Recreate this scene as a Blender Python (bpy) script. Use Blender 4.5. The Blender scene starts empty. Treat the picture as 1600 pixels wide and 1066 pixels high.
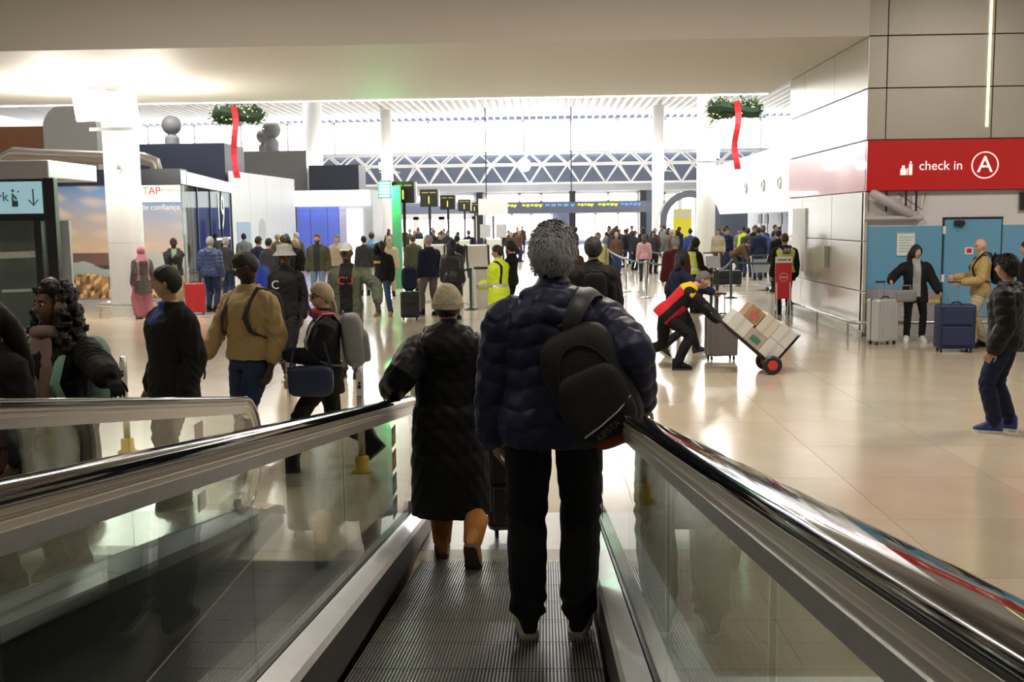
import bpy, bmesh, math, random
import numpy as np
from mathutils import Vector, Matrix
random.seed(7); rng = np.random.RandomState(7)
scene = bpy.context.scene
COL = scene.collection
# ------------------------------------------------------------------ camera
FPX = 1640.0; EYE = 2.10
pit = math.atan((533 - 346.0) / FPX); psi = math.atan(52 / FPX * math.cos(pit)); roll = 0.0125
fw = Vector((-math.sin(psi) * math.cos(pit), math.cos(psi) * math.cos(pit), -math.sin(pit)))
r0 = Vector((math.cos(psi), math.sin(psi), 0)); u0 = r0.cross(fw)
rt = r0 * math.cos(roll) - u0 * math.sin(roll); up = rt.cross(fw)
cam_d = bpy.data.cameras.new('camera'); cam = bpy.data.objects.new('camera', cam_d); COL.objects.link(cam)
cam_d.sensor_width = 36; cam_d.lens = 36 * FPX / 1600; cam_d.clip_end = 400
m = Matrix.Identity(4)
for i in range(3): m[i][0] = rt[i]; m[i][1] = up[i]; m[i][2] = -fw[i]
m[0][3], m[1][3], m[2][3] = 0, 0, EYE
cam.matrix_world = m
scene.camera = cam
scene.view_settings.view_transform = 'Standard'; scene.view_settings.look = 'None'
scene.view_settings.exposure = 0.75; scene.view_settings.gamma = 1.0
scene.view_settings.use_curve_mapping = False
# ------------------------------------------------------------------ world and lights
w = bpy.data.worlds.new('world'); scene.world = w; w.use_nodes = True
w.node_tree.nodes['Background'].inputs[0].default_value = (0.85, 0.9, 1.0, 1)
w.node_tree.nodes['Background'].inputs[1].default_value = 0.35
def area(name, loc, size, size_y, energy, color, rot=(0, 0, 0), spread=180):
    l = bpy.data.lights.new(name, 'AREA'); l.shape = 'RECTANGLE'; l.size = size; l.size_y = size_y
    l.energy = energy; l.color = color; l.spread = math.radians(spread)
    o = bpy.data.objects.new(name, l); COL.objects.link(o); o.location = loc; o.rotation_euler = rot
    return o
WARM = (1.0, 0.86, 0.68); WHITE = (1.0, 0.98, 0.95)
# fixtureless area lights added out of view to brighten the low and tall hall
for lx in (-6.0, 1.5, 9.0):
    for ly in (3.0, 12.0):
        area('ceiling_fill_light', (lx, ly, 6.45), 1.6, 1.6, 60 if ly < 5 else 230, (1.0, 0.9, 0.76))
for lx in (-14, -3, 8):
    for ly in (34, 54, 76):
        area('hall_fill_light', (lx, ly, 10.7), 3, 3, 650, WHITE)
# ------------------------------------------------------------------ helpers
def ray(x, y): return fw + rt * ((x - 800) / FPX) + up * ((533 - y) / FPX)
def fl(x, y, z=0.0):
    d = ray(x, y); t = (z - EYE) / d.z; return Vector((0, 0, EYE)) + d * t
def atY(x, y, Y):
    d = ray(x, y); return Vector((0, 0, EYE)) + d * (Y / d.y)
def xat(px, Y, py=400): return atY(px, py, Y).x
def zat(px, py, Y): return atY(px, py, Y).z

def tag(o, label=None, cat=None, group=None, kind=None):
    if label: o['label'] = label
    if cat: o['category'] = cat
    if group: o['group'] = group
    if kind: o['kind'] = kind
    return o
def empty(name, loc=(0, 0, 0), rz=0.0, label=None, cat=None, group=None, kind=None):
    o = bpy.data.objects.new(name, None); COL.objects.link(o); o.location = loc; o.rotation_euler = (0, 0, rz)
    o.empty_display_size = 0.1
    return tag(o, label, cat, group, kind)
def copy_tree(o, parent=None):
    c = o.copy(); COL.objects.link(c); c.parent = parent
    for ch in list(o.children): copy_tree(ch, c)
    return c
MATS = {}
def mat(name, col, rough=0.5, metal=0.0, noise=0.0, nscale=8.0, bump=0.0, bscale=60.0, spec=0.5, coat=0.0, emit=0.0, ecol=None, stretch=(1, 1, 1), alpha=1.0, trans=0.0, rnd=0.0, sheen=0.0):
    if name in MATS: return MATS[name]
    M = bpy.data.materials.new(name); M.use_nodes = True; nt = M.node_tree; b = nt.nodes['Principled BSDF']
    c = (col[0], col[1], col[2], 1)
    b.inputs['Base Color'].default_value = c; b.inputs['Roughness'].default_value = rough; b.inputs['Metallic'].default_value = metal
    b.inputs['Specular IOR Level'].default_value = spec; b.inputs['Coat Weight'].default_value = coat
    b.inputs['Transmission Weight'].default_value = trans; b.inputs['Alpha'].default_value = alpha
    if sheen: b.inputs['Sheen Weight'].default_value = sheen
    if emit: b.inputs['Emission Color'].default_value = ((ecol or col) + (1,))[:4] if len(ecol or col) == 3 else (ecol or col); b.inputs['Emission Strength'].default_value = emit
    if noise or bump or rnd:
        tc = nt.nodes.new('ShaderNodeTexCoord'); mp = nt.nodes.new('ShaderNodeMapping'); mp.inputs['Scale'].default_value = stretch
        nt.links.new(tc.outputs['Object'], mp.inputs['Vector'])
    if noise or rnd:
        n = nt.nodes.new('ShaderNodeTexNoise'); n.inputs['Scale'].default_value = nscale; n.inputs['Detail'].default_value = 6
        nt.links.new(mp.outputs[0], n.inputs['Vector'])
        mx = nt.nodes.new('ShaderNodeMix'); mx.data_type = 'RGBA'
        lo = tuple(max(0, v * (1 - noise)) for v in col) + (1,); hi = tuple(min(1, v * (1 + noise)) for v in col) + (1,)
        mx.inputs['A'].default_value = lo; mx.inputs['B'].default_value = hi
        nt.links.new(n.outputs['Fac'], mx.inputs['Factor']); out = mx.outputs['Result']
        if rnd:
            oi = nt.nodes.new('ShaderNodeObjectInfo'); mm = nt.nodes.new('ShaderNodeMapRange')
            mm.inputs['To Min'].default_value = 1 - rnd; mm.inputs['To Max'].default_value = 1 + rnd
            nt.links.new(oi.outputs['Random'], mm.inputs['Value'])
            vm = nt.nodes.new('ShaderNodeVectorMath'); vm.operation = 'SCALE'
            nt.links.new(out, vm.inputs[0]); nt.links.new(mm.outputs[0], vm.inputs['Scale']); out = vm.outputs[0]
        nt.links.new(out, b.inputs['Base Color'])
    if bump:
        n2 = nt.nodes.new('ShaderNodeTexNoise'); n2.inputs['Scale'].default_value = bscale; n2.inputs['Detail'].default_value = 4
        nt.links.new(mp.outputs[0], n2.inputs['Vector'])
        bp = nt.nodes.new('ShaderNodeBump'); bp.inputs['Strength'].default_value = bump; bp.inputs['Distance'].default_value = 0.01
        nt.links.new(n2.outputs['Fac'], bp.inputs['Height']); nt.links.new(bp.outputs[0], b.inputs['Normal'])
    MATS[name] = M
    return M
def glow(name, col, strength):
    if name in MATS: return MATS[name]
    M = bpy.data.materials.new(name); M.use_nodes = True; nt = M.node_tree; nt.nodes.clear()
    e = nt.nodes.new('ShaderNodeEmission'); e.inputs[0].default_value = tuple(col) + (1,); e.inputs[1].default_value = strength
    o = nt.nodes.new('ShaderNodeOutputMaterial'); nt.links.new(e.outputs[0], o.inputs[0]); MATS[name] = M
    return M
def glass_mat(name, tint=(0.93, 0.97, 0.95), boost=1.0):
    if name in MATS: return MATS[name]
    M = bpy.data.materials.new(name); M.use_nodes = True; nt = M.node_tree; nt.nodes.clear()
    g = nt.nodes.new('ShaderNodeNewGeometry'); mr = nt.nodes.new('ShaderNodeMapRange')
    mr.inputs['To Min'].default_value = 1.5; mr.inputs['To Max'].default_value = 1 / 1.5
    nt.links.new(g.outputs['Backfacing'], mr.inputs['Value'])
    f = nt.nodes.new('ShaderNodeFresnel'); nt.links.new(mr.outputs[0], f.inputs['IOR'])
    t = nt.nodes.new('ShaderNodeBsdfTransparent'); t.inputs[0].default_value = tuple(tint) + (1,)
    gl = nt.nodes.new('ShaderNodeBsdfGlossy'); gl.inputs['Roughness'].default_value = 0.01
    mx = nt.nodes.new('ShaderNodeMixShader'); o = nt.nodes.new('ShaderNodeOutputMaterial')
    mu = nt.nodes.new('ShaderNodeMath'); mu.operation = 'MULTIPLY'; mu.inputs[1].default_value = boost; mu.use_clamp = True
    nt.links.new(f.outputs[0], mu.inputs[0]); nt.links.new(mu.outputs[0], mx.inputs[0])
    nt.links.new(t.outputs[0], mx.inputs[1]); nt.links.new(gl.outputs[0], mx.inputs[2]); nt.links.new(mx.outputs[0], o.inputs[0])
    MATS[name] = M
    return M
def vcol_mat(name, rough=0.6, emit=0.0):
    if name in MATS: return MATS[name]
    M = bpy.data.materials.new(name); M.use_nodes = True; nt = M.node_tree; b = nt.nodes['Principled BSDF']
    a = nt.nodes.new('ShaderNodeVertexColor'); a.layer_name = 'Col'
    nt.links.new(a.outputs[0], b.inputs['Base Color']); b.inputs['Roughness'].default_value = rough
    if emit: nt.links.new(a.outputs[0], b.inputs['Emission Color']); b.inputs['Emission Strength'].default_value = emit
    MATS[name] = M
    return M

class MB:
    def __init__(s): s.v = []; s.f = []; s.mi = []; s.cur = 0
    def add(s, vs, fs):
        o = len(s.v); s.v += [tuple(p) for p in vs]
        for f in fs: s.f.append(tuple(i + o for i in f)); s.mi.append(s.cur)
        return s
    def box(s, lo, hi, M=None):
        x0, y0, z0 = lo; x1, y1, z1 = hi
        vs = [Vector(p) for p in ((x0, y0, z0), (x1, y0, z0), (x1, y1, z0), (x0, y1, z0), (x0, y0, z1), (x1, y0, z1), (x1, y1, z1), (x0, y1, z1))]
        if M is not None: vs = [M @ p for p in vs]
        return s.add(vs, [(0, 3, 2, 1), (4, 5, 6, 7), (0, 1, 5, 4), (1, 2, 6, 5), (2, 3, 7, 6), (3, 0, 4, 7)])
    def rbox(s, lo, hi, r, M=None, n=3):          # box with rounded vertical (z) edges
        x0, y0, z0 = lo; x1, y1, z1 = hi; ring = []
        for cx, cy, a0 in ((x1 - r, y1 - r, 0), (x0 + r, y1 - r, 90), (x0 + r, y0 + r, 180), (x1 - r, y0 + r, 270)):
            for k in range(n + 1):
                a = math.radians(a0 + 90 * k / n); ring.append((cx + r * math.cos(a), cy + r * math.sin(a)))
        return s.prism(ring, z0, z1, M)
    def prism(s, ring, z0, z1, M=None):
        n = len(ring); vs = [Vector((x, y, z0)) for x, y in ring] + [Vector((x, y, z1)) for x, y in ring]
        if M is not None: vs = [M @ p for p in vs]
        return s.add(vs, [tuple(range(n - 1, -1, -1)), tuple(range(n, 2 * n))] + [(i, (i + 1) % n, (i + 1) % n + n, i + n) for i in range(n)])
    def loft(s, rings, caps=True):                # rings: lists of points, same count
        n = len(rings[0]); vs = [p for r in rings for p in r]; fs = []
        for k in range(len(rings) - 1):
            for i in range(n): fs.append((k * n + i, k * n + (i + 1) % n, (k + 1) * n + (i + 1) % n, (k + 1) * n + i))
        if caps:
            fs.append(tuple(range(n - 1, -1, -1))); fs.append(tuple((len(rings) - 1) * n + i for i in range(n)))
        return s.add(vs, fs)
    def tube(s, pts, rad, n=10, flat=1.0, M=None, closed_round=True, hint=None):
        pts = [Vector(p) for p in pts]
        if not hasattr(rad, '__len__'): rad = [rad] * len(pts)
        rings = []; prev = None
        for i, p in enumerate(pts):
            d = (pts[min(i + 1, len(pts) - 1)] - pts[max(i - 1, 0)]).normalized()
            if prev is None:
                h = Vector(hint) if hint else (Vector((0, 0, 1)) if abs(d.z) < 0.9 else Vector((0, 1, 0)))
                a = (h - d * h.dot(d)).normalized()
            else: a = (prev - d * prev.dot(d)).normalized()
            prev = a; b = d.cross(a)
            if i == 0 and closed_round:
                rings.append([p - d * rad[0] * 0.7 + (a * math.cos(t) * flat + b * math.sin(t)) * rad[0] * 0.55 for t in [2 * math.pi * k / n for k in range(n)]])
            rings.append([p + (a * math.cos(t) * flat + b * math.sin(t)) * rad[i] for t in [2 * math.pi * k / n for k in range(n)]])
            if i == len(pts) - 1 and closed_round:
                rings.append([p + d * rad[-1] * 0.7 + (a * math.cos(t) * flat + b * math.sin(t)) * rad[-1] * 0.55 for t in [2 * math.pi * k / n for k in range(n)]])
        if M is not None: rings = [[M @ q for q in r] for r in rings]
        return s.loft(rings)
    def lathe(s, prof, c=(0, 0, 0), n=20, M=None):
        c = Vector(c); rings = [[c + Vector((r * math.cos(2 * math.pi * k / n), r * math.sin(2 * math.pi * k / n), z)) for k in range(n)] for r, z in prof]
        if M is not None: rings = [[M @ q for q in r] for r in rings]
        return s.loft(rings)
    def ball(s, c, r, n=12, M=None):
        if not hasattr(r, '__len__'): r = (r, r, r)
        c = Vector(c); h = max(4, n // 2 + 1); rings = []
        for j in range(1, h):
            ph = math.pi * j / h - math.pi / 2
            rings.append([c + Vector((r[0] * math.cos(ph) * math.cos(2 * math.pi * k / n), r[1] * math.cos(ph) * math.sin(2 * math.pi * k / n), r[2] * math.sin(ph))) for k in range(n)])
        if M is not None: rings = [[M @ q for q in q2] for q2 in rings]
        return s.loft(rings)
    def mesh(s, name, mats, smooth=False):
        me = bpy.data.meshes.new(name); me.from_pydata(s.v, [], s.f)
        if not isinstance(mats, (list, tuple)): mats = [mats]
        for q in mats: me.materials.append(q)
        if len(mats) > 1: me.polygons.foreach_set('material_index', s.mi)
        if smooth: me.polygons.foreach_set('use_smooth', [True] * len(me.polygons))
        me.update(); return me
    def build(s, name, mats, parent=None, smooth=False, bevel=0.0, loc=None):
        me = s.mesh(name, mats, smooth)
        bm = bmesh.new(); bm.from_mesh(me); bmesh.ops.recalc_face_normals(bm, faces=bm.faces); bm.to_mesh(me); bm.free()
        o = bpy.data.objects.new(name, me); COL.objects.link(o)
        if parent is not None: o.parent = parent
        if loc is not None: o.location = loc
        if bevel:
            b = o.modifiers.new('bevel', 'BEVEL'); b.width = bevel; b.segments = 2; b.limit_method = 'ANGLE'
        if smooth and not bevel:
            try: me.set_sharp_from_angle(angle=math.radians(40))
            except Exception: pass
        return o
def text(name, body, size, M, material, parent=None, ext=0.002, align='CENTER'):
    cu = bpy.data.curves.new(name, 'FONT'); cu.body = body; cu.size = size; cu.extrude = ext; cu.align_x = align; cu.align_y = 'CENTER'; cu.resolution_u = 3
    t = bpy.data.objects.new(name, cu); COL.objects.link(t)
    dg = bpy.context.evaluated_depsgraph_get(); me = bpy.data.meshes.new_from_object(t.evaluated_get(dg))
    bpy.data.objects.remove(t); me.transform(M); me.materials.clear(); me.materials.append(material)
    o = bpy.data.objects.new(name, me); COL.objects.link(o)
    if parent is not None: o.parent = parent
    return o
FACE_CAM = Matrix(((1, 0, 0, 0), (0, 0, -1, 0), (0, 1, 0, 0), (0, 0, 0, 1)))   # text plane XY -> faces -Y
def TR(x, y, z): return Matrix.Translation((x, y, z))
def RZ(a): return Matrix.Rotation(math.radians(a), 4, 'Z')
def RX(a): return Matrix.Rotation(math.radians(a), 4, 'X')
def RY(a): return Matrix.Rotation(math.radians(a), 4, 'Y')
# ------------------------------------------------------------------ materials
m_floor = mat('polished_beige_stone', (0.50, 0.43, 0.33), 0.16, noise=0.16, nscale=1.6, rnd=0.05, spec=0.6)
m_joint = mat('stone_joint', (0.36, 0.31, 0.24), 0.4)
m_paint = mat('offwhite_paint', (0.72, 0.69, 0.64), 0.6)
m_white = mat('white_paint', (0.8, 0.8, 0.8), 0.45)
m_grey = mat('grey_paint', (0.42, 0.43, 0.45), 0.5)
m_slate = mat('slate_panel', (0.10, 0.12, 0.17), 0.5)
m_dark = mat('dark_metal', (0.02, 0.02, 0.024), 0.4, spec=0.4)
m_alu = mat('brushed_aluminium', (0.62, 0.61, 0.6), 0.32, metal=0.85, noise=0.12, nscale=3, stretch=(1, 12, 12))
m_deck = mat('scuffed_aluminium_deck', (0.74, 0.74, 0.76), 0.3, metal=0.45, noise=0.18, nscale=6, bump=0.05, bscale=9)
m_odeck = mat('pale_metal_deck', (0.62, 0.62, 0.62), 0.45, metal=0.3, noise=0.08, nscale=5)
m_rubber = mat('glossy_black_handrail', (0.008, 0.008, 0.011), 0.07, spec=0.75, coat=0.6)
m_prof = mat('champagne_rail_profile', (0.50, 0.46, 0.40), 0.35, metal=0.6)
m_skirt = mat('black_skirt', (0.012, 0.012, 0.013), 0.35)
m_pallet = mat('black_pallet', (0.012, 0.012, 0.012), 0.5)
m_rib = mat('worn_pallet_rib', (0.27, 0.26, 0.25), 0.35, metal=0.7)
m_glass = glass_mat('balustrade_glass', (0.90, 0.95, 0.92), 1.15)
m_shopglass = glass_mat('shop_glass', (0.75, 0.78, 0.77), 0.5)
m_clad = mat('satin_metal_cladding', (0.62, 0.59, 0.54), 0.25, metal=0.35, noise=0.04, nscale=2, rnd=0.03)
m_red = mat('gloss_red_panel', (0.62, 0.018, 0.02), 0.25, spec=0.6, coat=0.3)
m_steel = mat('stainless_steel', (0.6, 0.6, 0.6), 0.25, metal=0.9)
m_yel = mat('yellow_plastic', (0.75, 0.5, 0.03), 0.5)
m_black = mat('black_plastic', (0.012, 0.012, 0.014), 0.45)
m_sky = glow('daylit_window_pane', (1.0, 1.0, 1.0), 7.5)
m_lamp = glow('flood_lamp_lens', (1.0, 0.98, 0.93), 30.0)
m_led = glow('led_line', (1.0, 0.97, 0.9), 9.0)
m_ledy = glow('yellow_led_line', (1.0, 0.85, 0.3), 2.5)
m_fascia = glow('lit_white_fascia', (0.9, 0.97, 1.0), 1.6)
# ------------------------------------------------------------------ floor
fo = MB(); fo.box((-45, -9, -0.3), (30, 110, -0.004)); FLOOR = fo.build('floor', m_joint); tag(FLOOR, kind='structure')
fo2 = MB()
fo2.box((-45, 24.0, -0.02), (30, 110, 0)); fo2.box((-45, 4.8, -0.02), (-12.0, 24, 0)); fo2.box((9.6, 4.8, -0.02), (30, 24, 0)); fo2.box((-45, -9, -0.02), (30, 4.8, 0))
fo2.build('floor_slab', m_floor, FLOOR)
t_ = MB(); t_.box((0.002, 0.002, -0.004), (1.198, 1.198, 0)); tme = t_.mesh('tile', m_floor)
for i in range(18):
    for j in range(16):
        o = bpy.data.objects.new('tile', tme); COL.objects.link(o); o.parent = FLOOR
        o.location = (-12.0 + 1.2 * i, 4.8 + 1.2 * j, 0)
# ------------------------------------------------------------------ shell
YW = 18.62; XW = 5.6; ZS = 5.18; YB = 26.8
s = MB(); s.box((-26, YW, ZS), (XW, YB, 7.2)); tag(s.build('ceiling_soffit', m_paint), kind='structure')
s = MB(); s.box((-26, -8, 6.7), (14, YW, 7.0)); tag(s.build('ceiling', m_grey), kind='structure')
s = MB(); s.box((-26.3, -8.3, 0), (-26, 45, 12)); tag(s.build('wall_left', m_grey), kind='structure')
s = MB(); s.box((-26, -8.3, 0), (14, -8, 7)); tag(s.build('wall_back', m_grey), kind='structure')
s = MB(); s.box((14, -8, 0), (14.3, YW, 7)); tag(s.build('wall_right', m_grey), kind='structure')
led = MB(); led.box((-26, YB + 0.01, ZS - 0.02), (XW, YB + 0.06, ZS + 0.05))
tag(led.build('light_strip', m_led), 'thin white light strip along the far edge of the lowered ceiling', 'light strip')
tr = MB(); tr.box((-26, YB + 0.3, ZS + 0.12), (XW, YB + 0.8, ZS + 0.45)); tag(tr.build('trim_1', m_dark), kind='structure')
# ---- metal clad block with the red check in band (right)
ZR = [0.0, 0.79, 1.67, 2.54, 3.42, 4.30, 5.18, 6.7]
core = MB(); core.box((XW + 0.05, YW + 0.19, 0), (14, 24.4, 7)); WR = core.build('wall_clad', m_slate); tag(WR, kind='structure')
YS = [18.62, 20.75, 23.1, 24.4]
def panel(lo, hi, mt, name='panel', parent=WR):
    b = MB(); b.box(lo, hi); return b.build(name, mt, parent, bevel=0.006)
g = 0.008
for r in range(7):
    if r == 3: continue
    for k in range(3):
        panel((XW, YS[k] + g, ZR[r] + g + (0.06 if r == 0 else 0)), (XW + 0.05, YS[k + 1] - g, ZR[r + 1] - g), m_clad)
m_cladf = mat('matt_grey_cladding', (0.44, 0.42, 0.38), 0.4, metal=0.3, noise=0.05, nscale=2)
XS = [XW, XW + 0.32, 7.72, 9.85, 12.0, 14.0]
for r in range(4, 7):
    for k in range(5):
        panel((XS[k] + g, YW - 0.0, ZR[r] + g), (XS[k + 1] - g, YW + 0.05, ZR[r + 1] - g), m_cladf)
panel((XW, YS[0] + g, ZR[3] + g), (XW + 0.05, YS[-1], ZR[4] - g), m_red, 'side_band')
tag(panel((7.62, YW - 0.015, 3.62), (7.66, YW + 0.01, 6.6), m_ledy, 'led_line', None), 'vertical yellow light line on the grey wall above the red sign', 'light strip')
sg = empty('check_in_sign', (XW, YW, ZR[3]), 0, 'wide red sign band reading check in A on the right wall', 'sign')
b = MB(); b.box((0, -0.06, 0.01), (8.4, 0.05, 0.87)); b.build('sign_panel', m_red, sg, bevel=0.006)
m_lett = mat('white_lettering', (0.85, 0.85, 0.85), 0.5, emit=0.35)
def spx(px): return xat(px, YW - 0.06, 258) - XW
def spz(py, px=1480): return zat(px, py, YW - 0.06) - ZR[3]
text('lettering', 'check in', 0.225, TR((spx(1440) + spx(1500)) / 2, -0.065, spz(259)) @ FACE_CAM, m_lett, sg)
text('letter', 'A', 0.40, TR(spx(1539), -0.065, spz(258, 1539)) @ FACE_CAM, m_lett, sg, 0.004)
rg = MB(); R1, R2 = 0.232, 0.212
rg.loft([[Vector((R * math.cos(a), y, R * math.sin(a))) for a in [2 * math.pi * k / 40 for k in range(40)]] for R, y in ((R1, -0.066), (R1, -0.06), (R2, -0.06), (R2, -0.066), (R1, -0.066))], caps=False)
rg.build('ring', m_lett, sg, loc=(spx(1539), 0, spz(258, 1539)))
ic = MB()   # little traveller-and-luggage pictogram
cx = spx(1417); cz = spz(270)
for (x0, x1, z0, z1) in ((-0.11, -0.01, 0, 0.1), (-0.085, -0.035, 0.115, 0.165), (-0.1, -0.02, 0.105, 0.118), (0.035, 0.095, 0.0, 0.19), (0.05, 0.08, 0.2, 0.235), (0.0, 0.02, 0.0, 0.12)):
    ic.box((cx + x0, -0.066, cz - 0.03 + z0), (cx + x1, -0.058, cz - 0.03 + z1))
ic.build('pictogram', m_lett, sg, bevel=0.01)
# ---- alcove wall under the sign: white above, blue below, door, pipes, notice
aw = empty('wall_alcove', (XW, YW + 0.1, 0), 0, kind='structure')
m_blue = mat('blue_wall', (0.13, 0.35, 0.56), 0.5, noise=0.05, nscale=2)
m_lilac = mat('lilac_grey', (0.36, 0.33, 0.38), 0.5)
def AX(px): return xat(px, YW + 0.1, 400) - XW
def AZ(py, px=1450): return zat(px, py, YW + 0.1)
b = MB(); b.box((0, 0, AZ(353)), (8.4, 0.08, ZR[3])); b.build('upper_wall', mat('alcove_white', (0.68, 0.68, 0.72), 0.5), aw)
b = MB(); b.box((0, -0.01, AZ(452)), (8.4, 0.08, AZ(353))); b.build('blue_wall', m_blue, aw)
b = MB(); b.box((0, -0.012, AZ(478)), (8.4, 0.08, AZ(452))); b.build('lilac_band', m_lilac, aw)
b = MB(); b.box((0, -0.016, AZ(473)), (8.4, -0.012, AZ(468))); b.build('yellow_line', mat('yellow_line', (0.7, 0.58, 0.12), 0.5), aw)
b = MB(); b.box((0, -0.01, 0), (8.4, 0.08, AZ(478))); b.build('lower_wall', mat('alcove_grey', (0.42, 0.41, 0.43), 0.4), aw)
dr = MB(); dr.box((AX(1474), -0.03, 0.32), (AX(1562), -0.005, AZ(341, 1520))); dr.build('door', m_blue, aw, bevel=0.005)
dr = MB(); dr.box((AX(1471), -0.035, AZ(342.5, 1520)), (AX(1564), -0.003, AZ(339, 1520)))
dr.box((AX(1471), -0.02, 0.32), (AX(1473), -0.003, AZ(341, 1520))); dr.box((AX(1562.5), -0.02, 0.32), (AX(1564), -0.003, AZ(341, 1520))); dr.build('door_frame', m_dark, aw)
dr = MB(); dr.box((AX(1488), -0.1, AZ(353)), (AX(1502), -0.03, AZ(345))); dr.tube([(AX(1490), -0.08, AZ(347)), (AX(1497), -0.14, AZ(356)), (AX(1504), -0.06, AZ(349))], 0.012, 6); dr.build('door_closer', m_dark, aw)
hg = MB()
for y_ in (360, 435): hg.box((AX(1471), -0.045, AZ(y_ + 6)), (AX(1475), -0.02, AZ(y_ - 6)))
hg.build('hinge', m_white, aw)
pp = MB()
z_ = AZ(341, 1380); pp.tube([(0.02, -0.12, z_), (AX(1426), -0.12, z_)], 0.04, 10); pp.tube([(0.1, -0.25, ZR[3] - 0.05), (AX(1415), -0.12, AZ(334, 1415))], 0.085, 10)
pp.tube([(AX(1428), -0.1, z_ + 0.0), (AX(1432), -0.1, z_)], 0.07, 10)
pp.build('pipe', mat('pipe_grey', (0.5, 0.48, 0.5), 0.4), aw, smooth=True)
pk = MB()
for px in (1378, 1408, 1424): pk.box((AX(px), -0.14, AZ(330)), (AX(px) + 0.025, -0.1, ZR[3]))
pk.box((AX(1370), -0.16, AZ(316)), (AX(1388), -0.1, AZ(313))); pk.tube([(AX(1398), -0.1, AZ(302)), (AX(1436), -0.1, AZ(328)), (AX(1440), -0.1, AZ(302))], 0.008, 5)
pk.box((AX(1588), -0.1, AZ(330)), (AX(1602), -0.03, AZ(303)))
pk.build('pipe_hanger', m_dark, aw)
nt_ = MB(); nt_.box((AX(1400), -0.03, AZ(399)), (AX(1428), -0.012, AZ(363))); nt = nt_.build('notice', mat('paper', (0.75, 0.77, 0.76), 0.6)); nt.location = aw.location
tag(nt, 'white paper notice taped to the blue wall left of the door', 'notice')
nl = MB(); nl.box((AX(1400), -0.032, AZ(364.5)), (AX(1428), -0.03, AZ(363)))
for k in range(6): nl.box((AX(1403), -0.0315, AZ(371 + 4.4 * k)), (AX(1425 - (k % 3) * 3), -0.03, AZ(369.6 + 4.4 * k)))
nl.build('print', mat('notice_print', (0.35, 0.5, 0.4), 0.6), nt)
fs_ = MB(); fs_.box((AX(1506), -0.04, AZ(398)), (AX(1519), -0.03, AZ(387))); fsg = fs_.build('fire_label', mat('white_label', (0.8, 0.8, 0.8), 0.5)); fsg.location = aw.location
tag(fsg, 'small white label with a red square on the blue door', 'sign')
fs_ = MB(); fs_.box((AX(1508.5), -0.042, AZ(396)), (AX(1516.5), -0.04, AZ(389))); fs_.build('red_square', m_red, fsg)
# ---- bumper rail along the clad wall and alcove
br = empty('bumper_rail', (XW, YW, 0), 0, 'low stainless bumper rail on short legs around the clad wall', 'rail')
b = MB(); b.tube([(-0.22, 5.2, 0.27), (-0.22, -0.1, 0.27), (-0.16, -0.25, 0.27), (0.0, -0.3, 0.27), (7.5, -0.3, 0.27)], 0.035, 10); b.build('rail', m_steel, br, smooth=True)
lg = MB(); lg.tube([(0, 0, 0), (0, 0, 0.26)], 0.022, 8, closed_round=False); lme = lg.mesh('leg', m_steel)
for (x, y) in [(-0.22, 0.1), (-0.22, 2.2), (-0.22, 4.3), (0.2, -0.3), (2.1, -0.3), (4.2, -0.3)]:
    o = bpy.data.objects.new('leg', lme); COL.objects.link(o); o.parent = br; o.location = (x, y, 0)
b = MB(); b.box((-0.08, 0.02, 0), (0.0, 5.7, 0.1)); tag(b.build('baseboard_right', m_white, loc=(XW, YW, 0)), kind='structure')
tx = MB(); tx.rbox((-0.05, -0.09, 0), (0.05, 0.09, 0.42), 0.02); o = tx.build('card_reader', mat('reader_grey', (0.35, 0.33, 0.3), 0.4)); o.location = (XW - 0.05, 20.95, 1.12)
tag(o, 'small grey box mounted on the clad wall beside the high visibility worker', 'box')
tx = MB(); tx.box((-0.03, 0, 0), (0, 1.15, 1.35)); o = tx.build('wall_poster', mat('poster_white', (0.82, 0.8, 0.82), 0.5), loc=(XW, 22.7, 0.95)); tag(o, 'tall pale poster on the far end of the clad wall', 'poster')

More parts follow.
